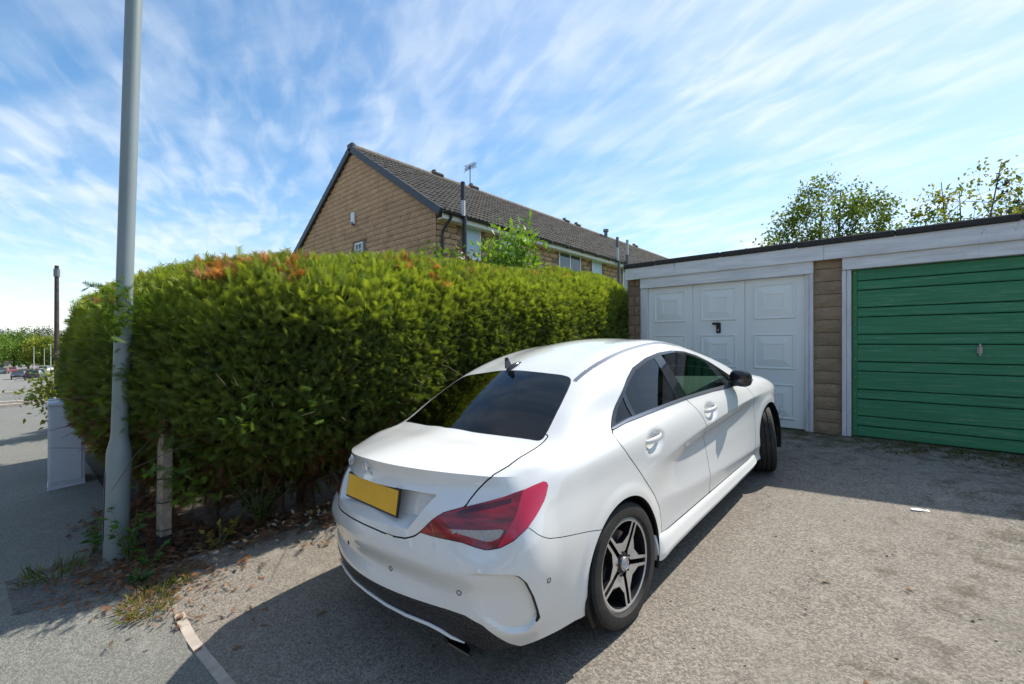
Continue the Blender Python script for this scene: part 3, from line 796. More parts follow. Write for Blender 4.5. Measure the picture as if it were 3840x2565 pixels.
w1 = nd(nt, 'ShaderNodeTexNoise', {'Scale': 9., 'Detail': 2.}); nt.links.new(objc(nt, (1, 1, 5)), w1.inputs['Vector'])
nt.links.new(mixc(nt, ramp(nt, w1.outputs['Fac'], .35, .65), (.13, .004, .008), (.36, .008, .016)), b.inputs['Base Color'])
b.inputs['Roughness'].default_value = .25; b.inputs['Coat Weight'].default_value = 1.; b.inputs['Coat Roughness'].default_value = .02; M['lamp_red'] = m
m, nt, b = new_mat('bright_red_lens'); b.inputs['Base Color'].default_value = (.58, .012, .05, 1); b.inputs['Roughness'].default_value = .3; b.inputs['Coat Weight'].default_value = 1.; b.inputs['Coat Roughness'].default_value = .02; M['lamp_bright'] = m
m, nt, b = new_mat('dark_red_lens'); b.inputs['Base Color'].default_value = (.075, .002, .006, 1); b.inputs['Roughness'].default_value = .2; b.inputs['Coat Weight'].default_value = 1.; b.inputs['Coat Roughness'].default_value = .02; M['lamp_dark'] = m
m, nt, b = new_mat('reversing_lens'); b.inputs['Base Color'].default_value = (.40, .36, .33, 1); b.inputs['Roughness'].default_value = .16; b.inputs['Metallic'].default_value = .6; b.inputs['Coat Weight'].default_value = 1.
wv = nd(nt, 'ShaderNodeTexWave', {'Scale': 22., 'Distortion': 3.}); nt.links.new(objc(nt, (1, 1, .2)), wv.inputs['Vector']); bump(nt, b, wv.outputs['Fac'], .004); M['lamp_clear'] = m
M['chrome'] = mat('chrome', (.75, .75, .76), .08, 1.)
M['alloy'] = mat('machined_alloy', (.60, .60, .61), .32, .75, var=.10, vscale=25)
M['dark_alloy'] = mat('dark_alloy', (.035, .034, .037), .35, .6)
m, nt, b = new_mat('tyre_rubber'); b.inputs['Base Color'].default_value = (.022, .021, .020, 1); b.inputs['Roughness'].default_value = .78
nt.links.new(mixc(nt, ramp(nt, noise(nt, 14., 5, .7, objc(nt)), .4, .75), (.017, .0165, .016), (.042, .037, .031)), b.inputs['Base Color']); M['tyre'] = m
M['brake'] = mat('brake_disc', (.30, .28, .26), .4, .8)
M['cabin_dark'] = mat('cabin_trim', (.018, .018, .019), .6)
M['dash'] = mat('dashboard', (.10, .105, .10), .5)
M['plate'] = mat('yellow_plate', (.85, .46, .02), .4, var=.06)

# ---------------------------------------------------------------- car body surface (right half, y>=0)
# car frame: x forward from rear axle, y to the right, z up from the ground
SX=[-.70,-.50,-.25,0,.25,.50,.80,1.10,1.40,1.70,2.0,2.3,2.5,2.7,2.95,3.2]
def car_controls():
    # rear columns (y=0 .. .7), rows L0..L7 : (x,y,z)
    zr=[.27,.41,.50,.60,.70,.80,.918,.972]
    RX=[[-.945,-.925,-.885,-.825,-.745],[-.992,-.974,-.930,-.862,-.795],[-.972,-.953,-.918,-.866,-.805],
        [-1.005,-.985,-.948,-.893,-.828],[-.985,-.967,-.922,-.857,-.787],[-.957,-.938,-.886,-.812,-.748],
        [-.910,-.889,-.828,-.752,-.688],[-.922,-.899,-.832,-.748,-.676]]
    RY=[[0,.2,.4,.57,.67],[0,.2,.4,.59,.70],[0,.2,.4,.60,.72],[0,.2,.4,.60,.74],[0,.2,.4,.60,.73],[0,.2,.4,.585,.705],[0,.2,.4,.565,.68],[0,.2,.4,.56,.67]]
    RZ=[[.27,.27,.265,.24,.222],[.41,.41,.405,.375,.36],[.5]*5,[.60,.60,.60,.597,.593],[.70]*5,[.80]*5,[.912,.911,.906,.896,.888],[.970,.967,.958,.947,.939]]
    cor=[(-.64,.745,.215),(-.675,.805,.345),(-.69,.832,.485),(-.70,.852,.585),(-.70,.845,.69),(-.675,.817,.79),(-.63,.778,.882),(-.60,.738,.937)]
    LY=[[.80,.845,.855,.86,.866,.868,.868,.868,.868,.867,.866,.865,.86,.84,.79],
        [.835,.868,.87,.868,.862,.86,.86,.86,.86,.86,.862,.865,.865,.85,.80],
        [.862,.876,.88,.877,.871,.868,.869,.871,.873,.875,.876,.876,.876,.862,.81],
        [.878,.884,.886,.881,.868,.856,.851,.851,.853,.858,.868,.876,.880,.866,.815],
        [.874,.884,.888,.885,.874,.857,.846,.844,.846,.852,.864,.877,.884,.870,.82],
        [.856,.873,.882,.884,.886,.888,.888,.887,.884,.881,.879,.879,.881,.866,.81],
        [.822,.852,.866,.869,.867,.864,.861,.858,.852,.846,.842,.845,.845,.83,.77],
        [.790,.807,.812,.815,.818,.819,.817,.812,.806,.797,.788,.787,.787,.767,.70]]
    LZ=[[.215,.215,.21,.21,.215,.215,.215,.22,.22,.22,.22,.22,.22,.22,.23],
        [.33,.31,.30,.30,.295,.295,.295,.29,.29,.285,.285,.285,.29,.30,.32],
        [.46,.47,.49,.51,.50,.46,.425,.40,.38,.36,.345,.36,.38,.40,.42],
        [.60,.60,.60,.60,.59,.57,.555,.545,.54,.53,.525,.53,.535,.54,.54],
        [.70,.70,.70,.69,.68,.685,.70,.71,.715,.72,.715,.71,.70,.68,.66],
        [.80,.80,.79,.775,.755,.772,.786,.793,.797,.80,.797,.79,.785,.78,.75],
        [.925,.94,.945,.942,.935,.925,.915,.905,.893,.88,.87,.865,.855,.835,.80],
        [.957,.970,.997,1.007,1.007,1.002,.995,.984,.969,.950,.931,.915,.90,.875,.83]]
    L=[]
    for r in range(8):
        row=[(RX[r][k],RY[r][k],RZ[r][k]) for k in range(5)]+[cor[r]]
        row+=[(SX[i],LY[r][i-1],LZ[r][i-1]) for i in range(1,16)]
        L.append(row)
    fr=[(.03,.6),(.08,.65),(.10,.7),(.11,.72),(.10,.74),(.08,.72),(.04,.70),(0,.66)]
    fx=[3.30,3.37,3.42,3.45,3.46];fy=[.62,.47,.32,.16,0]
    fz=[.825,.82,.815,.812,.81];zz=[.23,.32,.42,.54,.65,.73,.79]
    for r in range(8):
        for k in range(5):
            L[r].append((fx[k]+fr[r][0],fy[k],fz[k] if r==7 else zz[r]))
    U={}
    # U[row][col] rows 0..4 = U1..U5, cols 0..15
    cols={1:[(-.53,.72,.975),(-.57,.60,.986),(-.60,.42,.990),(-.635,.21,.994),(-.645,0,.995)],
     2:[(-.29,.755,.994),(-.325,.705,1.012),(-.352,.61,1.012),(-.41,.28,1.005),(-.43,0,1.009)],
     3:[(-.04,.752,1.058),(-.10,.690,1.121),(-.135,.602,1.134),(-.15,.29,1.142),(-.17,0,1.147)],
     4:[(.24,.754,1.09),(.19,.700,1.207),(.118,.588,1.253),(.122,.28,1.270),(.125,0,1.277)],
     5:[(.50,.748,1.14),(.48,.670,1.270),(.43,.560,1.343),(.41,.29,1.352),(.41,0,1.356)],
     6:[(.80,.748,1.155),(.80,.668,1.312),(.78,.562,1.386),(.77,.29,1.402),(.77,0,1.407)],
     7:[(1.1,.748,1.145),(1.1,.664,1.316),(1.1,.562,1.386),(1.1,.29,1.404),(1.1,0,1.410)],
     8:[(1.4,.745,1.112),(1.4,.668,1.268),(1.4,.578,1.334),(1.4,.30,1.370),(1.4,0,1.379)],
     9:[(1.7,.757,1.058),(1.7,.702,1.168),(1.7,.622,1.243),(1.7,.32,1.293),(1.7,0,1.304)],
     10:[(2.0,.765,1.008),(2.0,.727,1.062),(2.0,.657,1.143),(2.0,.34,1.203),(2.0,0,1.218)],
     11:[(2.3,.765,.955),(2.3,.732,.985),(2.3,.662,1.043),(2.3,.35,1.103),(2.3,0,1.118)],
     12:[(2.5,.758,.930),(2.5,.718,.945),(2.5,.648,.965),(2.5,.35,1.008),(2.5,0,1.028)],
     13:[(2.7,.748,.917),(2.7,.70,.93),(2.7,.62,.945),(2.7,.34,.972),(2.7,0,.983)],
     14:[(2.95,.72,.888),(2.95,.66,.90),(2.95,.57,.91),(2.95,.30,.93),(2.95,0,.936)]}
    return np.array(L,float),cols
def warp(P):
    P=np.array(P,float);x,y,z=P[:,0],P[:,1],P[:,2]
    b=np.stack([np.ones(len(P)),x,y,z,x*y,y*y,z*y],1)
    fade=np.clip((3.3-x)/1.0,0,1)
    Q=P.copy();Q[:,0]+=fade*(b@np.array([-.0193,.0292,-.0798,.0233,-.0178,.0335,.105]));Q[:,2]+=b@np.array([.0417,-.0062,-.0135,.0141,.0044,-.0298,-.0282])
    return Q
def crom(P,t_out,ghost=None,ghost_end=None,crease=None):
    """interpolating spline through P (n,3): chord-length Catmull-Rom; t_out list of (seg,frac)"""
    P=np.asarray(P,float)
    a=ghost if ghost is not None else 2*P[0]-P[1]
    b=ghost_end if ghost_end is not None else 2*P[-1]-P[-2]
    Q=np.vstack([a,P,b])
    d=np.sqrt(np.linalg.norm(np.diff(Q,axis=0),axis=1))*1.0+1e-6
    d=np.linalg.norm(np.diff(Q,axis=0),axis=1)**.75+1e-6
    seg=np.array([s for s,_ in t_out]);fr=np.array([f for _,f in t_out])
    p0,p1,p2,p3=Q[seg],Q[seg+1],Q[seg+2],Q[seg+3]
    d0,d1,d2=d[seg][:,None],d[seg+1][:,None],d[seg+2][:,None]
    m1=((p1-p0)/d0-(p2-p0)/(d0+d1)+(p2-p1)/d1)*d1
    m2=((p2-p1)/d1-(p3-p1)/(d1+d2)+(p3-p2)/d2)*d1
    if crease:
        for k,w in crease.items():
            e=(seg==k-1);m2[e]=m2[e]*(1-w)+w*(1.5*(p2-p1)[e]-.5*m1[e])
            e=(seg==k);m1[e]=m1[e]*(1-w)+w*(1.5*(p2-p1)[e]-.5*m2[e])
    t=fr[:,None];t2=t*t;t3=t2*t
    return (2*t3-3*t2+1)*p1+(t3-2*t2+t)*m1+(-2*t3+3*t2)*p2+(t3-t2)*m2
def car_surface(du=.02,nv=9):
    L,cols=car_controls()
    L=warp(L.reshape(-1,3)).reshape(L.shape);cols={k:[tuple(q) for q in warp(v)] for k,v in cols.items()}
    nU=L.shape[1]            # 5 rear +16 side +5 front = 26
    # dense u sampling from row L3 lengths
    base=L[3];seglen=np.linalg.norm(np.diff(base,axis=0),axis=1)
    tl=[];colidx=[]
    for s in range(nU-1):
        n=max(2,int(round(seglen[s]/du)))
        if s<5: n=[12,12,7,9,8][s]
        if s>=20: n=[8,9,7,12,12][s-20]
        for j in range(n): tl.append((s,j/n))
    tl.append((nU-2,1.0))
    mir=np.array([1,-1,1.])
    rows=[crom(L[r],tl,ghost=L[r][1]*mir,ghost_end=L[r][-2]*mir) for r in range(8)]
    # upper rows along i=0..15
    Urows=[]
    i0=next(k for k,(s,f) in enumerate(tl) if s==5 and f==0)      # corner column
    i1=next(k for k,(s,f) in enumerate(tl) if s==20 and f==0)     # front corner
    tu=[(s-5,f) for (s,f) in tl[i0:i1]]+[(14,1.0)]
    for r in range(5):
        pts=[L[7][4-r]]+[np.array(cols[i][r]) for i in range(1,15)]+[L[7][21+r]]
        Urows.append(crom(pts,tu))
    # v sampling
    verts=[];faces=[];info=[]
    nvL=[7,8,7,7,7,8,5];nvU=[8,9,7,12,12]
    tvl=[(s,j/nvL[s]) for s in range(7) for j in range(nvL[s])]
    tvu=[(7+s,j/nvU[s]) for s in range(5) for j in range(nvU[s])]
    grid={}
    nl=len(tvl)
    idx=np.full((len(tl),nl+len(tvu)+1),-1,int)
    for c in range(len(tl)):
        low=[rows[r][c] for r in range(8)]
        if i0<=c<=i1:
            full=low+[Urows[r][c-i0] for r in range(5)]
            full=np.array(full)
            g=full[-2]*mir
            tv=tvl+tvu+[(11,1.0)]
            x=full[5][0]
            w=np.clip((x-.25)/.35,0,1)*np.clip((3.0-x)/.5,0,1)
            P=crom(full,tv,ghost_end=g,crease={5:w,2:.8*w})
            # crease at lip handled by separate columns
        else:
            P=crom(np.array(low),tvl+[(6,1.0)])
        for j in range(len(P)):
            idx[c,j]=len(verts);verts.append(P[j])
    verts=np.array(verts)
    nu=len(tvu)
    verts[idx[i0,nl:nl+nu+1]]=verts[idx[:i0+1,nl]][::-1]
    verts[idx[i1,nl:nl+nu+1]]=verts[idx[i1:,nl]]
    # lip: upper column i0 rows>nl coincide with rear columns L7 -> weld by dense matching
    F=[]
    for c in range(len(tl)-1):
        m=nl+1 if not (i0<=c and c+1<=i1) else idx.shape[1]
        for j in range(m-1):
            a,b,d,e=idx[c,j],idx[c+1,j],idx[c+1,j+1],idx[c,j+1]
            F.append((a,b,d));F.append((a,d,e))
    F=np.array(F)
    verts[:,1]=np.maximum(verts[:,1],0)
    return verts,F,dict(idx=idx,i0=i0,i1=i1,nl=nl,tl=tl)


CAR_O = np.array([-1.9364, 2.1845, -.414]); CAR_YAW, CAR_PIT, CAR_ROL = .0482, .0906, .050
def car_matrix():
    cy, sy = cos(CAR_YAW), sin(CAR_YAW)
    f_ = np.array([sy * cos(CAR_PIT), cy * cos(CAR_PIT), sin(CAR_PIT)]); r0 = np.array([cy, -sy, 0.]); u0 = np.cross(r0, f_); r_ = r0 * cos(CAR_ROL) + u0 * sin(CAR_ROL); u_ = np.cross(r_, f_)
    # local axes of the car empty: x forward, y LEFT (=-right), z up, to stay right-handed
    mt = Matrix(((f_[0], -r_[0], u_[0], CAR_O[0]), (f_[1], -r_[1], u_[1], CAR_O[1]), (f_[2], -r_[2], u_[2], CAR_O[2]), (0, 0, 0, 1)))
    return mt
car = empty('saloon_car', label='white four door saloon car parked nose towards the garages', cat='car')
car.matrix_world = car_matrix()
YF = np.array([1, -1, 1.])       # body code uses y to the right

def vnormals(V, F):
    n = np.cross(V[F[:, 1]] - V[F[:, 0]], V[F[:, 2]] - V[F[:, 0]])
    N = np.zeros_like(V)
    for k in range(3): np.add.at(N, F[:, k], n)
    return N / (np.linalg.norm(N, axis=1, keepdims=True) + 1e-12)
def sstep(a, b, x):
    t = np.clip((x - a) / (b - a), 0, 1); return t * t * (3 - 2 * t)
CV, CF, CI = car_surface()
RA = .3526; AZ = .318
for cx in (0.0, 2.699):                                        # wheel arch flares
    r = np.hypot(CV[:, 0] - cx, CV[:, 2] - AZ)
    side = CV[:, 1] > .6
    CV[:, 1] += side * .008 * (1 - sstep(.375, .43, r)) * (r > .2)
for hx in (.372, 1.262):                                       # door handle scoops
    hc_ = warp(np.array([[hx, .87, .872]]))[0]
    e = ((CV[:, 0] - hc_[0]) / .118) ** 2 + ((CV[:, 2] - hc_[2]) / .058) ** 2
    CV[:, 1] -= np.where((CV[:, 1] > .7) & (e < 1), .026 * (1 - np.clip(e, 0, 1)) ** .7, 0)
CN = vnormals(CV, CF)
if (CN[:, 1] * (CV[:, 1] > .8)).sum() < 0: CF = CF[:, ::-1].copy(); CN = -CN
c0 = CV[:, 1] < 1e-5; CN[c0, 1] = 0; CN[c0] /= np.linalg.norm(CN[c0], axis=1, keepdims=True)
CT = np.zeros(len(CF), int)
TAGS = ['body']
def tid(n):
    if n not in TAGS: TAGS.append(n)
    return TAGS.index(n)
def azel(P):
    d = np.asarray(P, float) - np.array([-.25, 0, .62])
    return np.stack([np.arctan2(d[:, 1], -d[:, 0]), np.arctan2(d[:, 2], np.hypot(d[:, 0], d[:, 1]))], 1)
MAPS = {'xz': lambda P: np.asarray(P, float)[:, [0, 2]], 'xy': lambda P: np.asarray(P, float)[:, [0, 1]], 'yz': lambda P: np.asarray(P, float)[:, [1, 2]], 'ae': azel}
def inside(Q, poly):
    x, y = Q[:, 0], Q[:, 1]; r = np.zeros(len(Q), bool); n = len(poly)
    for i in range(n):
        x1, y1 = poly[i]; x2, y2 = poly[(i + 1) % n]
        c = ((y1 > y) != (y2 > y))
        with np.errstate(divide='ignore', invalid='ignore'):
            t = (x2 - x1) * (y - y1) / (y2 - y1) + x1
        r ^= c & (x < t)
    return r
def yside(z): return np.interp(z, [.25, .95, 1.0, 1.33], [.862, .835, .81, .66])
def onbody(mp, poly):
    P = np.array(poly, float)
    if mp == 'xz': P[:, 1] = yside(P[:, 2])
    P = warp(P)
    return P
def dense(P):
    out = []
    for a_, b_ in zip(P[:-1], P[1:]):
        k = max(1, int(np.linalg.norm(b_ - a_) / .018))
        for t in np.arange(k) / k: out.append(a_ + (b_ - a_) * t)
    out.append(P[-1]); out = np.array(out)
    for q in range(len(out)):
        i = ((CV - out[q]) ** 2).sum(1).argmin(); n_ = CN[i]; out[q] -= n_ * float((out[q] - CV[i]) @ n_)
    return out
def field(mp, poly, close=None, dist=None):
    """signed distance (+ inside) of the car vertices to the outline; poly: 3D points of the visible line,
    close: extra 2D points that close the region where no edge is wanted"""
    P = onbody(mp, poly); f2 = MAPS[mp]
    if dist != '2d': P = dense(P) if close is not None else dense(np.vstack([P, P[:1]]))[:-1]
    p2 = [tuple(q) for q in f2(P)] + [tuple(q) for q in (close or [])]
    s = inside(f2(CV), p2)
    D = np.full(len(CV), 9.)
    A = P if close is not None else np.vstack([P, P[:1]])
    two = dist == '2d'
    pts = f2(CV) if two else CV
    AA = f2(A) if two else A
    for a_, b_ in zip(AA[:-1], AA[1:]):
        ab = b_ - a_; t = np.clip(((pts - a_) @ ab) / (ab @ ab + 1e-12), 0, 1)
        D = np.minimum(D, np.linalg.norm(pts - (a_ + t[:, None] * ab), axis=1))
    return np.where(s, D, -D)
def cut(d, allow=None):
    """split the triangles along d=0; returns per-face sign of the new mesh (True inside)"""
    global CV, CN, CF, CT
    d = np.where(np.abs(d) < 1e-5, 1e-5, d); s = d > 0
    fs = s[CF]; cnt = fs.sum(1); mixd = (cnt > 0) & (cnt < 3)
    if allow is not None: mixd &= np.isin(CT, [tid(a) for a in allow])
    keep = ~mixd
    Fm = CF[mixd]; Tm = CT[mixd]; sm = fs[mixd]
    if len(Fm):
        lone = np.where(sm.sum(1) == 1, sm.argmax(1), (~sm).argmax(1))
        ii = np.arange(len(Fm)); a = Fm[ii, lone]; b_ = Fm[ii, (lone + 1) % 3]; c = Fm[ii, (lone + 2) % 3]
        e = np.concatenate([np.stack([np.minimum(a, b_), np.maximum(a, b_)], 1), np.stack([np.minimum(a, c), np.maximum(a, c)], 1)])
        ue, inv = np.unique(e, axis=0, return_inverse=True); inv = inv.ravel()
        t = d[ue[:, 0]] / (d[ue[:, 0]] - d[ue[:, 1]])
        nV = CV[ue[:, 0]] + t[:, None] * (CV[ue[:, 1]] - CV[ue[:, 0]]); nN = CN[ue[:, 0]] + t[:, None] * (CN[ue[:, 1]] - CN[ue[:, 0]])
        nN /= np.linalg.norm(nN, axis=1, keepdims=True) + 1e-12
        base = len(CV); p = base + inv[:len(Fm)]; q = base + inv[len(Fm):]
        CV = np.vstack([CV, nV]); CN = np.vstack([CN, nN])
        dn = np.concatenate([d, np.zeros(len(nV))])
        newF = np.concatenate([np.stack([a, p, q], 1), np.stack([p, b_, c], 1), np.stack([p, c, q], 1)])
        CF = np.vstack([CF[keep], newF]); CT = np.concatenate([CT[keep], Tm, Tm, Tm])
    else: dn = d
    return dn[CF].sum(1) > 0
def region(name, mp, poly, close=None, allow=('body',), gap=0., dist=None, extra=None):
    d = field(mp, poly, close, dist)
    if gap > 0:
        cut(d - gap, allow); d = field(mp, poly, close, dist); cut(d + gap, allow); d = field(mp, poly, close, dist)
    else:
        cut(d, allow); d = field(mp, poly, close, dist)
    fc = d[CF].mean(1); ok = np.isin(CT, [tid(a) for a in allow])
    if extra is not None: ok &= extra(CV[CF].mean(1))
    CT[ok & (fc > gap)] = tid(name)
    if gap > 0: CT[ok & (np.abs(fc) <= gap)] = tid('gap')
    return d
# wheel openings
for cx in (0.0, 2.699):
    cut(np.hypot(CV[:, 0] - cx, CV[:, 2] - AZ) - RA)
    ctr = CV[CF].mean(1); CT[(np.hypot(ctr[:, 0] - cx, ctr[:, 2] - AZ) < RA) & (ctr[:, 1] > .5)] = tid('hole')
sidey = lambda c: c[:, 1] > .45
# rear window
RG = [(.118, 0, 1.273), (.127, .292, 1.271), (.115, .430, 1.263), (.105, .490, 1.245), (.085, .526, 1.225), (.045, .549, 1.205), (-.012, .568, 1.183), (-.13, .600, 1.123), (-.256, .628, 1.055), (-.335, .643, 1.02), (-.352, .630, 1.017), (-.378, .45, 1.012), (-.41, .212, 1.009), (-.428, 0, 1.009)]
region('rear_window_seal', 'xy', RG, [(-.428, -.3), (.118, -.3)], dist='2d', extra=lambda c: c[:, 2] > .96)
def shrink(name, new, mp, poly, close, by, dist='2d'):
    d = field(mp, poly, close, dist) - by; cut(d, (name,)); d = field(mp, poly, close, dist) - by
    CT[(CT == tid(name)) & (d[CF].mean(1) > 0)] = tid(new)
shrink('rear_window_seal', 'rear_window', 'xy', RG, [(-.428, -.3), (.118, -.3)], .006)
WS = [(1.40, 0, 1.37), (1.385, .3, 1.36), (1.36, .46, 1.35), (1.40, .53, 1.33), (1.7, .575, 1.2), (2.0, .615, 1.1), (2.3, .63, 1.0), (2.44, .60, .97), (2.50, .35, 1.0), (2.53, 0, 1.02)]
region('windscreen', 'xy', WS, [(2.53, -.3), (1.4, -.3)], dist='2d', extra=lambda c: c[:, 2] > .93)
# side windows
DT = [(.033, .80, 1.004), (.041, .792, 1.017), (.097, .756, 1.055), (.182, .722, 1.106), (.275, .702, 1.157), (.395, .686, 1.223), (.522, .675, 1.274), (.717, .661, 1.314), (.91, .656, 1.329), (1.113, .655, 1.324), (1.343, .655, 1.294), (1.545, .665, 1.243), (1.726, .695, 1.171), (1.909, .73, 1.079), (2.04, .763, 1.005), (2.13, .78, .948)]
DB = [(1.821, .813, .945), (1.468, .814, .976), (.978, .816, 1.003), (.67, .816, 1.010), (.392, .814, 1.012), (.179, .808, 1.012)]
DLO = DT + DB
region('window_trim', 'xz', DLO, dist='2d', extra=sidey)
d = field('xz', DLO, None, '2d')
strip = [(.02, 0, 1.012), (.212, 0, 1.026), (.41, 0, 1.028), (.691, 0, 1.027), (.987, 0, 1.021), (1.419, 0, 1.0), (1.779, 0, .977), (2.2, 0, .94)]
region('belt_trim', 'xz', strip, [(2.2, .8), (.02, .8)], ('window_trim',), dist='2d', extra=sidey)
d = field('xz', DLO, None, '2d') - .020; cut(d, ('window_trim',)); d = field('xz', DLO, None, '2d') - .020
CT[(CT == tid('window_trim')) & (d[CF].mean(1) > 0)] = tid('front_window')
region('pillar_trim', 'xz', [(.800, 0, 1.35), (.856, 0, 1.0), (1.018, 0, 1.0), (.908, 0, 1.35)], None, ('front_window',), dist='2d', extra=sidey)
region('quarter_trim', 'xz', [(.285, 0, 1.19), (.263, 0, 1.0), (.300, 0, 1.0), (.318, 0, 1.19)], None, ('front_window',), dist='2d', extra=sidey)
region('mirror_base', 'xz', [(1.86, 0, 1.14), (1.995, 0, .9), (2.3, 0, .9), (2.3, 0, 1.14)], None, ('front_window',), dist='2d', extra=sidey)
ctr = CV[CF].mean(1)
CT[(CT == tid('front_window')) & (ctr[:, 0] < .9)] = tid('rear_side_window')
CT[(CT == tid('rear_side_window')) & (ctr[:, 0] < .295)] = tid('quarter_window')
# tail lamp
LAMP = [(-.911, .423, .713), (-.88, .465, .762), (-.851, .502, .795), (-.793, .587, .825), (-.740, .655, .846), (-.685, .715, .865), (-.621, .776, .891), (-.544, .813, .911), (-.531, .822, .904), (-.532, .828, .892), (-.562, .835, .847), (-.616, .837, .803), (-.673, .832, .764), (-.728, .805, .724), (-.767, .764, .697), (-.799, .722, .687), (-.821, .68, .694), (-.844, .623, .706), (-.89, .498, .71)]
region('tail_lamp', 'ae', LAMP)
LCL = [(-.886, .475, .738), (-.857, .555, .744), (-.791, .683, .751), (-.738, .764, .760), (-.757, .756, .73), (-.779, .731, .715), (-.794, .708, .714), (-.831, .627, .729)]
region('reversing_lens', 'ae', LCL, None, ('tail_lamp',))
LED = [(-.62, .775, .905), (-.650, .778, .872), (-.695, .792, .814), (-.745, .779, .752), (-.80, .75, .67)]
region('outer_lens', 'ae', LED, [(1.5, -.2), (2.2, 0), (2.2, .6)], ('tail_lamp',))
LBR = [(-.875, .49, .752), (-.80, .62, .768), (-.735, .745, .782), (-.700, .775, .800), (-.715, .755, .835), (-.80, .62, .800), (-.86, .51, .778)]
region('brake_lens', 'ae', LBR, None, ('tail_lamp',))
LTP = [(-.835, .525, .797), (-.775, .61, .818), (-.70, .70, .848), (-.668, .745, .862), (-.676, .752, .842), (-.73, .69, .822), (-.80, .59, .795)]
region('dark_lens', 'ae', LTP, None, ('tail_lamp',))
# boot lid
TB = [(-.99, 0, .678), (-.981, .141, .677), (-.973, .201, .674), (-.96, .281, .672), (-.942, .352, .677), (-.925, .396, .693), (-.911, .423, .713)]
BL = TB + [(-.88, .465, .762), (-.851, .502, .795), (-.793, .587, .825), (-.768, .591, .851), (-.734, .606, .887), (-.705, .636, .926), (-.662, .653, .949), (-.605, .668, .966), (-.48, .668, .988), (-.352, .661, 1.015), (-.30, .655, 1.03), (-.30, .425, 1.03), (-.33, .212, 1.05), (-.33, 0, 1.06)]
eR = azel(warp(np.array([[-.33, 0, 1.06], [-.99, 0, .678]])))
region('boot_lid', 'ae', BL, [(-.5, eR[0][1]), (-.5, eR[1][1])], gap=.0036, extra=lambda c: c[:, 0] < -.2)
# plate recess in the boot lid
PR = [(-.87, 0, .862), (-.87, .30, .862), (-.833, .448, .858), (-.905, .385, .757), (-.93, .352, .712), (-.95, 0, .706)]
PRC = [(-.3, warp(np.array([PR[-1]]))[0][2]), (-.3, warp(np.array([PR[0]]))[0][2])]
region('plate_recess', 'yz', PR, PRC, ('boot_lid',), dist='2d')
d = field('yz', PR, PRC, '2d'); cut(d - .026, ('plate_recess',)); d = field('yz', PR, PRC, '2d')
# bumper and diffuser
BP = TB + [(-.89, .498, .708), (-.844, .623, .704), (-.821, .68, .692), (-.799, .722, .685), (-.767, .764, .695), (-.728, .805, .722), (-.673, .832, .764), (-.642, .856, .73), (-.618, .865, .712), (-.583, .871, .693), (-.514, .876, .672), (-.372, .883, .637), (-.20, .884, .590)]
region('bumper', 'ae', BP, [(1.75, 0), (1.75, -1.5), (-.5, -1.5), (-.5, .05)], gap=.0018, extra=lambda c: c[:, 0] < -.15)
DF = [(-1., -.01, .413), (-.99, .061, .414), (-.97, .218, .416), (-.923, .422, .417), (-.879, .558, .415), (-.847, .629, .404), (-.806, .689, .368), (-.746, .721, .298), (-.694, .733, .251), (-.62, .75, .20)]
region('diffuser', 'ae', DF, [(1.0, -1.5), (-.5, -1.5), (-.5, -.3)], ('bumper',))
ST = [(-.96, -.01, .318), (-.95, .168, .318), (-.926, .305, .316), (-.897, .444, .320), (-.877, .494, .306), (-.854, .543, .285), (-.79, .62, .245), (-.70, .70, .19)]
region('hole', 'ae', ST, [(1.0, -1.5), (-.5, -1.5), (-.5, -.45)], ('diffuser',))
SLOT_OLD = [(-.735, .832, .588), (-.719, .841, .577), (-.701, .846, .552), (-.655, .843, .472), (-.602, .83, .358), (-.605, .827, .347), (-.633, .833, .391), (-.688, .838, .503)]
# doors
GR = [(.030, 1.003), (.014, .982), (.013, .96), (.018, .935), (.075, .862), (.136, .798), (.239, .68), (.348, .569), (.412, .475), (.442, .379), (.446, .300)]
GBC = [(1.200, .297), (1.205, .40), (1.208, .52), (1.200, .632), (1.172, .72), (1.135, .787), (1.100, .850), (1.046, .919), (.973, 1.004)]
GF = [(2.20, .288), (2.225, .355), (2.262, .468), (2.284, .583), (2.282, .674), (2.255, .777), (2.237, .83), (2.200, .884), (2.13, .946)]
t3 = lambda L_: [(x, .85, z) for x, z in L_]
region('rear_door', 'xz', t3(GR + GBC + [(.67, 1.011), (.392, 1.013), (.179, 1.013)]), None, ('body',), .0028, '2d', sidey)
region('front_door', 'xz', t3(GBC[::-1] + GF + [(1.821, .946), (1.468, .977)]), None, ('body',), .0024, '2d', sidey)
# roof strips, roof and bonnet
DI = [(.070, .540, 1.23), (.15, .541, 1.26), (.224, .543, 1.289), (.391, .548, 1.338), (.572, .554, 1.37), (.8, .560, 1.388), (1.1, .560, 1.386), (1.38, .572, 1.34)]
DO = [(x, y + .028, z) for x, y, z in DI][::-1]
region('roof_trim', 'xy', DI + DO, None, dist='2d', extra=lambda c: c[:, 2] > 1.1)
region('roof', 'xy', [(.118, 0, 1.27), (.127, .292, 1.27), (.115, .447, 1.26), (.103, .529, 1.24)] + DI[1:] + [(1.40, .53, 1.33), (1.36, .46, 1.35), (1.385, .3, 1.36), (1.40, 0, 1.37)], [(1.4, -.3), (.118, -.3)], dist='2d', extra=lambda c: c[:, 2] > 1.1)
BO = [(2.56, 0, 1.), (2.54, .35, 1.), (2.47, .62, .96), (2.42, .70, .95), (2.62, .735, .92), (2.95, .70, .89), (3.24, .61, .83), (3.33, .46, .82), (3.38, .32, .81), (3.42, .0, .81)]
region('bonnet', 'xy', BO, [(3.42, -.3), (2.56, -.3)], ('body',), .002, '2d', lambda c: c[:, 2] > .79)

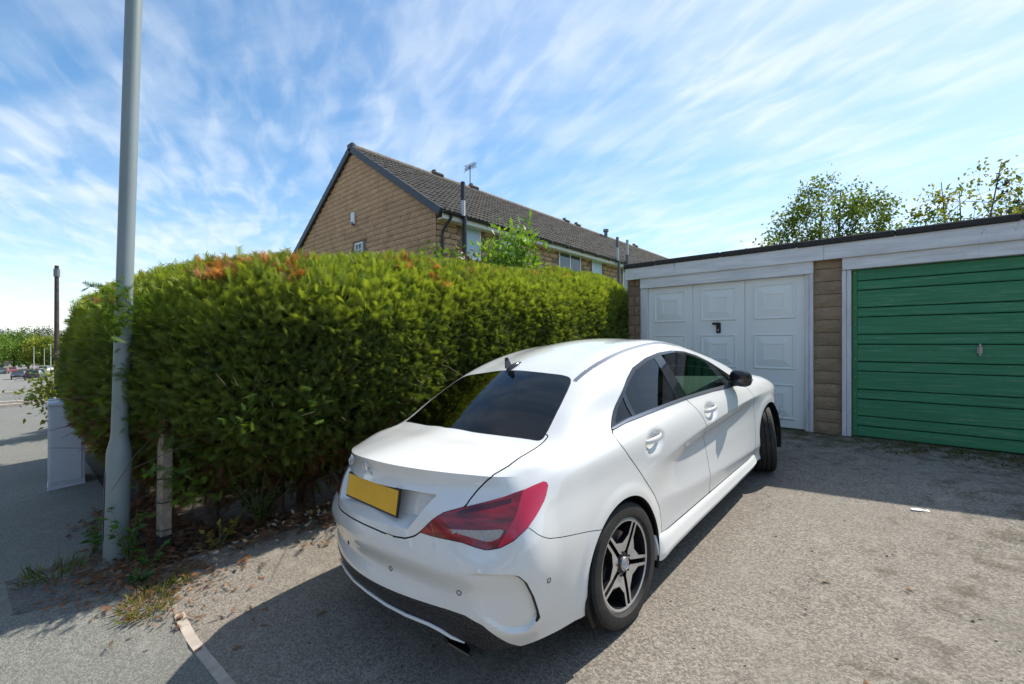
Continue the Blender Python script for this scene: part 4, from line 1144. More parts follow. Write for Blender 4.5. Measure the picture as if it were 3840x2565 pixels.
# recesses pushed in after cutting
isr = np.unique(CF[CT == tid('plate_recess')])
d = field('yz', PR, PRC, '2d')
CV[isr, 0] += .078 * np.clip(d[isr] / .026, 0, 1)
VR = [(-.90, .600, .604), (-.864, .672, .606), (-.838, .723, .607), (-.804, .768, .603), (-.77, .804, .600), (-.733, .834, .590), (-.70, .846, .552), (-.655, .843, .472), (-.603, .83, .352), (-.66, .80, .305), (-.74, .745, .33), (-.80, .70, .39), (-.86, .62, .47)]
d = field('ae', VR); cut(d, ('bumper',)); d = field('ae', VR); cut(d - .015, ('bumper',)); d = field('ae', VR)
fc = d[CF].mean(1); ctr = CV[CF].mean(1)
RE = warp(np.array([(-.735, .832, .588), (-.70, .846, .552), (-.655, .843, .472), (-.603, .83, .352)])); dm_ = np.full(len(ctr), 9.)
for a_, b_ in zip(RE[:-1], RE[1:]):
    ab = b_ - a_; t = np.clip(((ctr - a_) @ ab) / (ab @ ab), 0, 1); dm_ = np.minimum(dm_, np.linalg.norm(ctr - (a_ + t[:, None] * ab), axis=1))
CT[(CT == tid('bumper')) & (fc > 0) & (fc < .0151) & (dm_ < .019)] = tid('bumper_slot')
isb = np.unique(CF[np.isin(CT, [tid('bumper'), tid('bumper_slot')])])
dep = .026 * np.clip(d[isb] / .015, 0, 1) * sstep(.64, .80, CV[isb, 1])
dd = np.array([.72, -.69, 0]); CV[isb] += dd * dep[:, None]

def smooth_glass(tags, ax, degs):
    ids = [tid(n) for n in tags]; vi = np.unique(CF[np.isin(CT, ids)]); V = CV[vi]; o1, o2 = [k for k in range(3) if k != ax]
    a, b_ = V[:, o1] - V[:, o1].mean(), V[:, o2] - (0 if o2 == 1 else V[:, o2].mean())
    T = [(i, j) for i, j in degs]; A_ = np.stack([a ** i * b_ ** j for i, j in T], 1); c = np.linalg.lstsq(A_, V[:, ax], rcond=None)[0]
    g1_ = sum(c[k] * i * a ** max(i - 1, 0) * b_ ** j for k, (i, j) in enumerate(T)); g2_ = sum(c[k] * j * a ** i * b_ ** max(j - 1, 0) for k, (i, j) in enumerate(T))
    N = np.zeros_like(V); N[:, ax] = 1; N[:, o1] = -g1_; N[:, o2] = -g2_; N /= np.linalg.norm(N, axis=1, keepdims=True); CN[vi] = N
DEG2 = [(0, 0), (1, 0), (0, 1), (2, 0), (1, 1), (0, 2)]
smooth_glass(('front_window', 'rear_side_window', 'quarter_window'), 1, DEG2)
smooth_glass(('rear_window',), 2, [(0, 0), (1, 0), (2, 0), (0, 2), (1, 2), (0, 4)])
def part_geo(names, recompute=False):
    ids = [tid(n) for n in names]; F = CF[np.isin(CT, ids)]
    u, inv = np.unique(F, return_inverse=True); F = inv.reshape(-1, 3); V = CV[u]; N = CN[u]
    if recompute: N = vnormals(V, F); z0 = V[:, 1] < 1e-5; N[z0, 1] = 0
    return V, N, F
def to_local(V, N, F, left=False):
    if left: return V, N, F[:, ::-1]         # left side: y(right) -> -y(right) == local y(left) positive
    return V * YF, N * YF, F[:, ::-1] if False else F
def side_geo(V, N, F, left):
    # local frame has y to the left: right half -> y*-1 (mirror, flip winding); left half -> y as is after mirroring twice
    if left: return V.copy(), N.copy(), F[:, ::-1]
    return V * YF, N * YF, F
# winding: CF is oriented outward in the (x, y-right, z) left-handed frame; mirrored copy keeps outward normals through custom normals
def add_part(name, names, m, parent=None, both=True, off=0., recompute=False, label=None):
    V, N, F = part_geo(names, recompute)
    if not len(F): return None
    V = V + N * off
    out = []
    if both:
        V1, N1, F1 = side_geo(V, N, F, False); V2, N2, F2 = side_geo(V, N, F, True)
        VV = np.vstack([V1, V2]); NN = np.vstack([N1, N2]); FF = np.vstack([F1, F2 + len(V1)])
        o = obj(name, mesh_np(name, VV, fixw(VV, NN, FF), True, NN), m, parent or car); out.append(o)
    else:
        for left in (False, True):
            V1, N1, F1 = side_geo(V, N, F, left)
            p = parent[1 if left else 0] if isinstance(parent, list) else (parent or car)
            o = obj(name, mesh_np(name, V1, fixw(V1, N1, F1), True, N1), m, p); out.append(o)
    if label:
        for o in out: o['label'] = label
    return out
def fixw(V, N, F):
    n = np.cross(V[F[:, 1]] - V[F[:, 0]], V[F[:, 2]] - V[F[:, 0]])
    bad = (n * N[F].sum(1)).sum(1) < 0
    F = F.copy(); F[bad] = F[bad][:, ::-1]; return F
shell = add_part('body_shell', ['body'], M['paint'])[0]
add_part('roof', ['roof'], M['paint'])
add_part('roof_trim', ['roof_trim'], M['satin_trim'], None, False)
add_part('bonnet', ['bonnet'], M['paint'])
boot = add_part('boot_lid', ['boot_lid'], M['paint'])[0]
add_part('plate_recess', ['plate_recess'], M['paint'], boot, True, 0, True)
bump_o = add_part('rear_bumper', ['bumper'], M['paint'], None, True, 0, True)[0]
add_part('air_slot', ['bumper_slot'], M['rubber'], [bump_o, bump_o], False, .0008, True)
add_part('diffuser', ['diffuser'], M['diffuser'], bump_o)
rdoor = add_part('rear_door', ['rear_door'], M['paint'], None, False)
fdoor = add_part('front_door', ['front_door'], M['paint'], None, False)
add_part('rear_window', ['rear_window'], M['tint_glass'])
add_part('rear_window_seal', ['rear_window_seal'], M['rubber'])
add_part('windscreen', ['windscreen'], M['clear_glass'])
add_part('window_trim', ['window_trim'], M['gloss_black'], None, False, .004)
add_part('belt_trim', ['belt_trim'], M['satin_trim'], None, False, .005)
add_part('pillar_trim', ['pillar_trim'], M['gloss_black'], None, False, .002)
add_part('quarter_trim', ['quarter_trim'], M['gloss_black'], None, False, .004)
add_part('mirror_base', ['mirror_base'], M['gloss_black'], None, False, .003)
add_part('front_window', ['front_window'], M['clear_glass'], fdoor, False)
add_part('rear_side_window', ['rear_side_window'], M['tint_glass'], rdoor, False)
add_part('quarter_window', ['quarter_window'], M['tint_glass'], rdoor, False)
tl = add_part('tail_lamp', ['tail_lamp'], M['lamp_red'], None, False, .003)
add_part('reversing_lens', ['reversing_lens'], M['lamp_clear'], tl, False, .003)
add_part('outer_lens', ['outer_lens'], M['lamp_bright'], tl, False, .003)
add_part('brake_lens', ['brake_lens'], M['lamp_red'], tl, False, .0035)
add_part('dark_lens', ['dark_lens'], M['lamp_dark'], tl, False, .003)
# dark inner shell closes the shut lines
ids = [tid(n) for n in ('body', 'gap', 'roof', 'roof_trim', 'bonnet', 'rear_door', 'front_door', 'window_trim', 'belt_trim', 'pillar_trim', 'quarter_trim', 'mirror_base', 'tail_lamp', 'reversing_lens', 'outer_lens', 'brake_lens', 'dark_lens', 'rear_window_seal')]
TAGS.append('allsolid'); sav = CT.copy(); CT[np.isin(CT, ids)] = tid('allsolid')
add_part('inner_shell', ['allsolid'], M['cabin_dark'], None, True, -.008); CT[:] = sav

def surf(y_or_pt): pass
def snap(P, off=.0):
    """nearest body vertex normal offset for a 3D point on the right half"""
    P = warp(np.array([P], float))[0]; i = ((CV - P) ** 2).sum(1).argmin(); return P + CN[i] * off, CN[i]
def L(p): return (p[0], -p[1], p[2])       # (x, y right, z) -> local
def both(name, build, m, parent=None, smooth=False):
    """build(mb, s): s=+1 right, -1 left; adds geometry in (x, y right, z)"""
    res = []
    for s in (1, -1):
        mb = MB(); build(mb, s)
        if name in ('door_mirror', 'mirror_arm', 'indicator_strip'): mb.v = [(x + MOW[0], y, z + MOW[2]) for x, y, z in mb.v]
        mb.v = [(x, -y, z) for x, y, z in mb.v]
        p = parent[0 if s == 1 else 1] if isinstance(parent, list) else (parent or car)
        res.append(mb.build(name, m, p, smooth))
    return res
# LED teeth in the tail lamp, right and left
for k in range(8):
    t = k / 7.0
    c = np.array([-.828 + .150 * t, .535 + .185 * t, .787 + .052 * t]); 
    def tooth(mb, s, c=c, t=t):
        w, h = .010 + .006 * t, .008 + .016 * t
        P = [c + np.array([-.4 * w, .45 * w * -1, -h * .5]), c + np.array([.25 * w, .3 * w, -h * .45]), c + np.array([.55 * w, .75 * w, h * .75]), c + np.array([.3 * w, .4 * w, h * .3])]
        Q = [snap(p_, .0052)[0] for p_ in P]
        mb.add([(q[0], q[1] * s, q[2]) for q in Q], [(0, 1, 2, 3)])
    both('light_segment', tooth, M['lamp_bright'], tl)
# sill skirts
def skirt(mb, s):
    xs = [.335, .36, .40, .50, .8, 1.2, 1.7, 2.05, 2.16, 2.20, 2.225]
    top = [.335, .325, .318, .306, .300, .297, .292, .288, .292, .300, .30]; bot = [.185, .180, .182, .192, .198, .200, .203, .207, .212, .222, .24]
    yo = [.882, .893, .898, .897, .895, .894, .893, .893, .892, .888, .878]
    V = []; F = []
    for x, t, b_, y in zip(xs, top, bot, yo):
        h = t - b_
        pr = [(y - .030, t), (y - .018, t - .012), (y - .010, t - h * .35), (y - .002, b_ + h * .30), (y, b_ + .022), (y - .008, b_), (y - .06, b_ - .004), (y - .12, b_)]
        V += [(x, a * s, z) for a, z in pr]
    n = 8
    for i in range(len(xs) - 1):
        for k in range(n - 1): F.append((i * n + k, i * n + k + 1, (i + 1) * n + k + 1, (i + 1) * n + k))
    F.append(tuple(range(n))); F.append(tuple(range(len(V) - n, len(V))))
    mb.add(V, F)
both('side_skirt', skirt, M['paint'], None, 38)
# arch liners
def liner(cx):
    def f_(mb, s):
        n = 40; V = []; F = []
        prof = [(RA - .001, .884), (RA - .004, .872), (RA + .012, .864), (RA + .016, .60), (.05, .598)]
        for j, (r, y) in enumerate(prof):
            for k in range(n + 1):
                a = radians(-28) + radians(236) * k / n; V.append((cx + r * cos(a), s * y, AZ + r * sin(a)))
        for j in range(len(prof) - 1):
            for k in range(n): F.append((j * (n + 1) + k, j * (n + 1) + k + 1, (j + 1) * (n + 1) + k + 1, (j + 1) * (n + 1) + k))
        mb.add(V, F)
    return f_
both('arch_liner', liner(0.), M['rubber'], None, 50); both('arch_liner', liner(2.699), M['rubber'], None, 50)
mb = MB(); mb.box(-.80, 3.35, -.60, .60, .17, .30, .02); mb.box(.42, 2.25, -.83, .83, .185, .24, .01); mb.build('underbody', M['rubber'], car)
# diffuser strip, exhausts, sensors
def stp(mb, s):
    P = [(-.968, 0, .312), (-.956, .168, .312), (-.932, .305, .310), (-.902, .444, .314), (-.880, .494, .300), (-.857, .543, .279), (-.82, .585, .255)]
    P = warp(np.array(P)); mb.tube([(x, y * s, z) for x, y, z in P], [.008] * 5 + [.007, .004], 8)
both('diffuser_strip', stp, M['paint'], bump_o, 60)
def exh(mb, s):
    o_ = [(.455, .275), (.60, .268), (.632, .235), (.615, .200), (.47, .205), (.445, .235)]; i_ = [(.53 + (y - .53) * .86, .237 + (z - .237) * .80) for y, z in o_]
    ow = warp(np.array([[-.80, .54, .24]]))[0] - np.array([-.80, .54, .24])
    n = 6; V = [(-.835 + .10 * abs(y - .46), s * y, z) for y, z in o_] + [(-.60, s * y, z) for y, z in o_] + [(-.832 + .10 * abs(y - .46), s * y, z) for y, z in i_] + [(-.70, s * y, z) for y, z in i_]
    F = []
    for k in range(n):
        j = (k + 1) % n; F += [(k, j, j + n, k + n), (k, k + 2 * n, j + 2 * n, j), (k + 2 * n, k + 3 * n, j + 3 * n, j + 2 * n)]
    F.append(tuple(range(3 * n, 4 * n))); mb.add([(a + ow[0], b_, c_ + ow[2]) for a, b_, c_ in V], F)
both('exhaust_tip', exh, M['gloss_black'], bump_o)
for P in ((-.95, .224, .501), (-.861, .612, .498), (-.585, .864, .516)):
    def sen(mb, s, P=P):
        c, nn = snap(P, .0015); nn = Vector((nn[0], nn[1] * s, nn[2])); c = Vector((c[0], c[1] * s, c[2])); q = nn.to_track_quat('Z', 'Y')
        dp = 0
        if P[1] > .6 and P[0] < -.8: c = c + Vector((.0, 0, 0))
        R_ = [c + q @ Vector((.0105 * cos(a), .0105 * sin(a), 0)) for a in np.linspace(0, 2 * pi, 17)]
        mb.tube(R_, .0016, 5, False)
    both('parking_sensor', sen, M['rubber'], bump_o)
# number plate, star badge, lettering
mb = MB(); mb.box(-.004, .003, -.26, .26, -.056, .056, .003); o = mb.build('number_plate', M['plate'], boot); PLW = tuple(warp(np.array([[-.910, 0, .790]]))[0]); o.location = PLW; o.rotation_euler = (0, radians(15), 0); o['label'] = 'plain yellow rear number plate'
mb = MB(); mb.box(.0, .012, -.270, .270, -.066, .066, .003); o = mb.build('plate_surround', M['black_plastic'], boot); o.location = PLW; o.rotation_euler = (0, radians(15), 0)
def star_badge(rad, th, nseg=28):
    mb = MB(); ring = [(0, rad * cos(a), rad * sin(a)) for a in np.linspace(0, 2 * pi, nseg + 1)]
    mb.tube(ring, th, 6, False)
    for k in range(3):
        a = pi / 2 + k * 2 * pi / 3
        tip = (0, rad * .96 * cos(a), rad * .96 * sin(a)); l_ = (0, rad * .12 * cos(a + pi / 3), rad * .12 * sin(a + pi / 3)); r_ = (0, rad * .12 * cos(a - pi / 3), rad * .12 * sin(a - pi / 3))
        mb.add([tip, l_, (-th * 2.2, 0, 0), r_, (th, 0, 0)], [(0, 1, 2), (0, 2, 3), (0, 3, 4), (0, 4, 1)])
    return mb
c, nn = snap((-.912, 0.0, .912)); o = star_badge(.040, .0030).build('star_badge', M['chrome'], boot, 50); o.location = (c[0] - .006, 0, c[2] - .004); o.rotation_euler = (0, radians(-12), 0)
def text_mesh(s_, size, depth):
    cu = bpy.data.curves.new('t', 'FONT'); cu.body = s_; cu.size = size; cu.extrude = depth; cu.align_x = 'LEFT'
    ot = bpy.data.objects.new('t', cu); COL.objects.link(ot); dg = bpy.context.evaluated_depsgraph_get()
    me = bpy.data.meshes.new_from_object(ot.evaluated_get(dg)); bpy.data.objects.remove(ot); bpy.data.curves.remove(cu); return me
tm = text_mesh('CLA 220', .050, .002); tm.name = 'badge_lettering'
c, nn = snap((-.80, .50, .885))
o = obj('badge_lettering', tm, M['chrome'], boot)
yv = Vector((0, 0, 1)); zv = Vector((nn[0], nn[1], 0)).normalized(); zv.z = 0; xv = yv.cross(zv); rot = Matrix((xv, yv, zv)).transposed()
o.matrix_local = Matrix.Translation(Vector((c[0], c[1], c[2] - .02)) + zv * .004 - xv * .11) @ rot.to_4x4()
# aerial fin
mb = MB(); V = []; F = []
prof = [(.085, .006), (.10, .016), (.125, .023), (.17, .024), (.22, .017), (.26, .005)]
hh = [1.283, 1.288, 1.300, 1.318, 1.327, 1.330]
for x, w in prof: pass
n = 10
for i, (x, w) in enumerate(prof):
    zb_ = np.interp(x, [.05, .12, .25, .41], [1.245, 1.275, 1.312, 1.356]); h = [.010, .022, .032, .034, .026, .006][i]
    for k in range(n + 1): a = pi * k / n; V.append((x, w * cos(a), zb_ - .006 + h * sin(a)))
for i in range(len(prof) - 1):
    for k in range(n): F.append((i * (n + 1) + k, i * (n + 1) + k + 1, (i + 1) * (n + 1) + k + 1, (i + 1) * (n + 1) + k))
F.append(tuple(range(n + 1))); mb.add(V, F)
mb.add([(.090, .006, 1.29), (.150, .006, 1.300), (.118, .003, 1.365), (.094, .003, 1.362), (.090, -.006, 1.29), (.150, -.006, 1.300), (.118, -.003, 1.365), (.094, -.003, 1.362)], [(0, 1, 2, 3), (4, 7, 6, 5), (0, 3, 7, 4), (1, 5, 6, 2), (3, 2, 6, 7), (0, 4, 5, 1)])
ow = warp(np.array([[.13, 0, 1.28]]))[0] - np.array([.13, 0, 1.28]); mb.v = [(a + ow[0], b_, c_ + ow[2]) for a, b_, c_ in mb.v]
mb.build('aerial_fin', M['gloss_black'], car, 45)
# door handles
for hx, dpar in ((.372, rdoor), (1.262, fdoor)):
    def hdl(mb, s, hx=hx):
        ow = warp(np.array([[hx, .87, .88]]))[0] - np.array([hx, .87, .88])
        V = []; F = []; n = 10
        for i, t in enumerate(np.linspace(0, 1, 11)):
            x = hx - .105 + .21 * t; w = .017 * (.55 + .45 * sin(pi * min(1, max(0, .1 + .8 * t)))); bow = .030 * sin(pi * t) ** .6
            for k in range(n):
                a = 2 * pi * k / n; V.append((x, s * (.862 + bow + .009 * cos(a)), .886 + .004 * t + w * sin(a)))
        for i in range(10):
            for k in range(n): F.append((i * n + k, i * n + (k + 1) % n, (i + 1) * n + (k + 1) % n, (i + 1) * n + k))
        F.append(tuple(range(n))); F.append(tuple(range(10 * n, 11 * n))); mb.add([(a + ow[0], b_, c_ + ow[2]) for a, b_, c_ in V], F)
    both('door_handle', hdl, M['paint'], dpar, 60)
# mirrors
def mirror(mb, s):
    n = 20; V = []; F = []
    prof = [(0.0, .60), (.012, .93), (.05, 1.0), (.10, .96), (.15, .80), (.185, .52), (.20, .12)]
    for (dx, k_) in prof:
        for k in range(n):
            a = 2 * pi * k / n; ca, sa = cos(a), sin(a)
            yy_ = .084 * k_ * (abs(ca) ** .7) * (1 if ca > 0 else -1); z_ = .068 * k_ * (abs(sa) ** .75) * (1 if sa > 0 else -1)
            V.append((1.795 + dx, s * (.905 + yy_ - dx * .12), 1.028 + z_ - .012 * (yy_ / .084)))
    for i in range(len(prof) - 1):
        for k in range(n): F.append((i * n + k, i * n + (k + 1) % n, (i + 1) * n + (k + 1) % n, (i + 1) * n + k))
    F.append(tuple(range(n))); F.append(tuple(range(len(V) - n, len(V)))); mb.add(V, F)
MOW = warp(np.array([[1.85, .88, 1.02]]))[0] - np.array([1.85, .88, 1.02])
class MBO(MB): pass
mi = both('door_mirror', mirror, M['gloss_black'], None, 50)
def mstem(mb, s): mb.tube([(1.93, s * .775, .965), (1.90, s * .83, .972), (1.87, s * .88, .985)], [.028, .024, .022], 10)
both('mirror_arm', mstem, M['gloss_black'], mi, 60)
def mind(mb, s): mb.tube([(1.83, s * .988, 1.012), (1.88, s * .978, 1.011), (1.94, s * .948, 1.010), (1.972, s * .915, 1.009)], .006, 6)
both('indicator_strip', mind, M['lamp_clear'], mi, 60)
# cabin
mb = MB(); mb.box(-.30, 2.35, -.72, .72, .26, .30); mb.build('cabin_floor', M['cabin_dark'], car)
V = []; F = []
prof = [(1.66, .52), (1.60, .70), (1.62, .84), (1.72, .905), (1.90, .925), (2.20, .955), (2.42, .965), (2.42, .45)]
mb = MB(); mb.prism([(x, z) for x, z in prof], -.745, .745, 'y'); dsh = mb.build('dashboard', M['dash'], car, 45)
for y_ in (.66, -.66):
    mb = MB(); mb.tube([(1.70, y_, .80), (1.598, y_, .80)], .05, 14); mb.build('air_vent', M['cabin_dark'], dsh)
ring = MB(); ring.tube([(0, .185 * cos(a), .185 * sin(a)) for a in np.linspace(0, 2 * pi, 29)], .016, 8, False); ring.box(-.01, .01, -.16, .16, -.02, .03); ring.box(-.01, .01, -.02, .02, -.17, 0)
o = ring.build('steering_wheel', M['cabin_dark'], car, 50); o.location = (1.42, -.37, .83); o.rotation_euler = (0, radians(-24), 0)
def seat(mb, x, y, w=.26):
    mb.box(x, x + .50, y - w, y + w, .30, .48, .05)
    V = [(x - .02, 0), (x + .13, 0), (x - .12, 0), (x - .26, 0)]
    mb.prism([(x + .02, .42), (x + .15, .46), (x - .07, 1.02), (x - .18, 1.00)], y - w, y + w, 'y'); mb.prism([(x - .12, 1.03), (x - .05, 1.04), (x - .09, 1.20), (x - .17, 1.19)], y - .13, y + .13, 'y')
for y_ in (.37, -.37):
    mb = MB(); seat(mb, 1.02, y_); mb.build('seat', M['cabin_dark'], car)
mb = MB(); mb.box(.12, .62, -.62, .62, .32, .50, .05); mb.prism([(.12, .45), (.26, .48), (.06, .96), (-.08, .94)], -.62, .62, 'y'); mb.build('rear_bench', M['cabin_dark'], car)
mb = MB(); mb.box(-.35, .06, -.56, .56, .90, .925); mb.build('parcel_shelf', M['cabin_dark'], car)
# wheels
def make_wheel(loc, left, steer=0.):
    w = empty('wheel', loc, (0, 0, steer)); w.parent = car
    s = 1 if left else -1      # outward along local +y for left
    W = .1125; R_ = .317
    tp = [(.236, -W * .82), (.248, -W * .98), (.275, -W), (.300, -W * .96), (.3135, -W * .84), (R_, -W * .62)]
    gro = []
    for c in (-.062, -.022, .022, .062): gro += [(R_, c - .006), (R_ - .008, c - .004), (R_ - .008, c + .004), (R_, c + .006)]
    tp = tp + gro + [(R_, W * .62), (.3135, W * .84), (.300, W * .96), (.275, W), (.248, W * .98), (.236, W * .84)]
    mb = MB(); mb.lathe([(r, h * s) for r, h in tp], 72, 'y'); ty = mb.build('tyre', M['tyre'], w, 28)
    # shoulder blocks
    mb = MB(); n = 60
    for k in range(n):
        a = 2 * pi * k / n; da = .022
        for sd in (1, -1):
            q = []
            for (aa, r, h) in ((a - da, R_ + .0012, .070), (a + da, R_ + .0012, .070), (a + da + .02, .3145, .098), (a - da + .02, .3145, .098)): q.append((r * cos(aa), sd * h, r * sin(aa)))
            mb.add(q, [(0, 1, 2, 3)])
    o = mb.build('tread_blocks', M['tyre'], ty); o['kind'] = 'stuff'
    mb = MB(); mb.lathe([(.243, .103 * s), (.245, .096 * s), (.238, .093 * s), (.226, .097 * s), (.217, .094 * s), (.212, .070 * s), (.205, .0), (.205, -.09 * s), (.232, -.10 * s)], 72, 'y'); rm = mb.build('rim', M['alloy'], w, 30)
    mb = MB(); mb.lathe([(.2165, .0925 * s), (.2105, .070 * s), (.2035, .0), (.2035, -.09 * s)], 60, 'y'); mb.build('rim_barrel', M['dark_alloy'], w, 30)
    mb = MB(); mb.lathe([(.155, .028 * s), (.155, .012 * s), (.08, .012 * s), (.08, .028 * s)], 40, 'y', True); mb.build('brake_disc', M['brake'], w, 30)
    mb = MB(); mb.lathe([(.2, -.05 * s), (.001, -.05 * s)], 30, 'y'); mb.build('backing_plate', M['rubber'], w)
    rot0 = -pi / 2
    for k in range(5):
        mid = rot0 + (k + .5) * 2 * pi / 5
        P = []
        def pt(r, a): return np.array([r * cos(a), r * sin(a)])
        half = pi / 5
        arms = []
        for sg in (1, -1):
            tipa = mid + sg * (half - .088); e = pt(.2185, tipa); j = pt(.072, mid + sg * .30)
            dirv = (e - j) / np.linalg.norm(e - j); nrm = np.array([-dirv[1], dirv[0]]) * sg
            arms.append((e, j, dirv, nrm))
        (e1, j1, d1, n1), (e2, j2, d2, n2) = arms
        wr, wj = .0075, .0105
        vert = pt(.050, mid); crotch = pt(.112, mid)
        poly = [e1 + n1 * wr, e1 * .5 + j1 * .5 + n1 * (wr + wj) / 2, j1 + n1 * wj, vert, j2 + n2 * wj, e2 * .5 + j2 * .5 + n2 * (wr + wj) / 2, e2 + n2 * wr, e2 - n2 * wr, e2 * .5 + j2 * .5 - n2 * .008, crotch, e1 * .5 + j1 * .5 - n1 * .008, e1 - n1 * wr]
        def hgt(p): r = np.linalg.norm(p); return (.094 - .012 * max(0, 1 - r / .2) ** 1.0) - .010 * max(0, .09 - r) / .09
        n = len(poly); V = [(p[0], hgt(p) * s, p[1]) for p in poly] + [(p[0], (hgt(p) - .034) * s, p[1]) for p in poly]
        # face split in quads for a clean concave outline
        F = [(0, 1, 10, 11), (1, 2, 9, 10), (2, 3, 9), (3, 4, 9), (4, 5, 8, 9), (5, 6, 7, 8)]
        mb = MB(); mb.add(V[:n], F); mb.build('spoke', M['alloy'], w)
        mb = MB(); mb.add(V, [(i, (i + 1) % n, (i + 1) % n + n, i + n) for i in range(n)]); mb.build('spoke_side', M['dark_alloy'], w)
        mb = MB(); q = pt(.060, mid); mb.tube([(q[0], .070 * s, q[1]), (q[0], .0885 * s, q[1])], .0058, 8); mb.build('wheel_bolt', M['rubber'], w)
    mb = MB(); mb.lathe([(.058, .05 * s), (.056, .078 * s), (.040, .083 * s)], 30, 'y'); mb.build('hub', M['dark_alloy'], w, 40)
    mb = MB(); mb.lathe([(.036, .075 * s), (.036, .093 * s), (.033, .096 * s), (.029, .094 * s), (.0005, .0955 * s)], 32, 'y'); hc = mb.build('hub_cap', M['alloy'], w, 30)
    o = star_badge(.024, .0022, 20).build('star', M['chrome'], hc, 50); o.rotation_euler = (0, 0, pi / 2 * -s); o.location = (0, .098 * s, 0)
    return w
for x in (0., 2.699):
    for left in (False, True):
        make_wheel((x, .772 if left else -.772, .317), left, radians(22) if x > 1 else 0)
# ------------------------------------------------------------------ foliage helpers
def foliage_mesh(name, T, TF, pos, ydir, zdir, scale, col, wscale=None):
    """place a flat template (T: (k,3), y along its length, z its normal) at every pos"""
    n = len(pos)
    y = ydir / (np.linalg.norm(ydir, axis=1, keepdims=True) + 1e-9)
    x = np.cross(y, zdir); x /= np.linalg.norm(x, axis=1, keepdims=True) + 1e-9
    z = np.cross(x, y)
    ws = scale if wscale is None else wscale
    V = (T[None, :, 0, None] * x[:, None, :] * ws[:, None, None] + T[None, :, 1, None] * y[:, None, :] * scale[:, None, None] + T[None, :, 2, None] * z[:, None, :] * scale[:, None, None]) + pos[:, None, :]
    k = len(T)
    F = (TF[None] + (np.arange(n) * k)[:, None, None]).reshape(-1, 3)
    me = mesh_np(name, V.reshape(-1, 3), F, False)
    at = me.attributes.new('col', 'FLOAT_COLOR', 'POINT')
    C_ = np.ones((n, k, 4), np.float32); C_[:, :, :3] = col[:, None, :]
    at.data.foreach_set('color', C_.ravel())
    return me
def frond_template():
    V = [(-.022, 0, 0), (.022, 0, 0), (0, 1, -.06)]; F = [(0, 1, 2)]
    for i, t in enumerate((.10, .22, .35, .48, .61, .74)):
        for s in (1, -1):
            l = .42 * (1 - .62 * t); b = len(V); tt = t + (.05 if s > 0 else 0)
            V += [(0, tt - .05, -.06 * tt), (0, tt + .06, -.06 * tt), (s * l * .80, tt + l * .85, -.06 * tt - .05)]; F.append((b, b + 1, b + 2))
    return np.array(V), np.array(F)
FR, FRF = frond_template()
LEAF = np.array([(0, 0, 0), (.30, .38, .06), (0, 1, -.08), (-.30, .38, .06), (0, .45, 0)]); LEAFF = np.array([(0, 1, 4), (1, 2, 4), (2, 3, 4), (3, 0, 4)])
NARROW = np.array([(0, 0, 0), (.16, .45, .03), (0, 1, -.10), (-.16, .45, .03), (0, .5, 0)])
def vnoise(P, f, seed):
    r = np.random.default_rng(seed); s = np.zeros(len(P))
    for k in range(5):
        d = r.normal(size=3); d /= np.linalg.norm(d); s += np.sin(P @ d * f * (1 + .5 * k) + r.uniform(0, 6.3)) / (1 + .4 * k)
    return s / 2.6

# ------------------------------------------------------------------ conifer hedge
HR_ = 1.0
HA, HB, HC = 6.75 - 1.90, HR_ * pi / 2, 5.2
HT = HA + HB + HC
def hpath(s):
    s = np.asarray(s, float); P = np.zeros((len(s), 2)); N = np.zeros((len(s), 2))
    a = s < HA; P[a] = np.stack([np.full(a.sum(), -4.0), 6.75 - s[a]], 1); N[a] = (1, 0)
    b_ = (s >= HA) & (s < HA + HB); t = -(s[b_] - HA) / HR_
    P[b_] = np.stack([-5.0 + HR_ * np.cos(t), 1.90 + HR_ * np.sin(t)], 1); N[b_] = np.stack([np.cos(t), np.sin(t)], 1)
    c = s >= HA + HB; P[c] = np.stack([-5.0 - (s[c] - HA - HB), .90 + .05 * (s[c] - HA - HB)], 1); N[c] = (0, -1)
    return P, N
def htop(P):
    za = np.interp(P[:, 1], [.5, 1, 1.36, 2, 2.67, 4.35, 6.9], [1.63, 1.74, 1.79, 1.86, 1.92, 2.05, 2.26])
    zb = np.interp(-P[:, 0], [4.0, 5.0, 6.6, 10], [0, .0, -.04, -.25])
    return za + zb
_hv = [0, .10, .18, .28, .42, .56, .68, .78, .88, .95, 1.0, 1.15]; _hh = [.02, .05, .18, .44, .60, .66, .65, .61, .50, .32, 0.06, -.45]
def hsurf(s, v, depth=0.):
    P, N = hpath(s)
    g = gz(P[:, 0], P[:, 1]); zt = htop(P)
    h = np.interp(v, _hv, _hh)
    Q0 = np.stack([P[:, 0], P[:, 1], v * 2], 1)
    h = h * (1 + .10 * vnoise(Q0, 2.6, 1)) + .045 * vnoise(Q0, 7., 2)
    pole = np.exp(-((s - (HA + HB * .70)) / .30) ** 2); h = h - .12 * pole * np.clip((v - .1) / .2, 0, 1) * (v < 1)
    zt = zt + .05 * vnoise(Q0, 3.3, 3)
    vv = np.minimum(v, 1.0); z = g + (zt - g) * vv - np.where(v > 1, (v - 1) * .6, 0)
    h = h - depth
    return np.stack([P[:, 0] + N[:, 0] * h, P[:, 1] + N[:, 1] * h, z], 1), N, h
r3 = np.random.default_rng(11)
NF = 95000
s = r3.uniform(0, HT, NF); s[: NF // 6] = r3.uniform(0, HA + HB, NF // 6)
v = r3.uniform(.08, 1.13, NF)
lowthin = (v < .30) & (r3.random(NF) > (v / .30) ** 1.3 + .10); v[lowthin] = r3.uniform(.3, 1.1, lowthin.sum())
dep = np.abs(r3.normal(0, .075, NF))
P0, N2, _ = hsurf(s, v, dep)
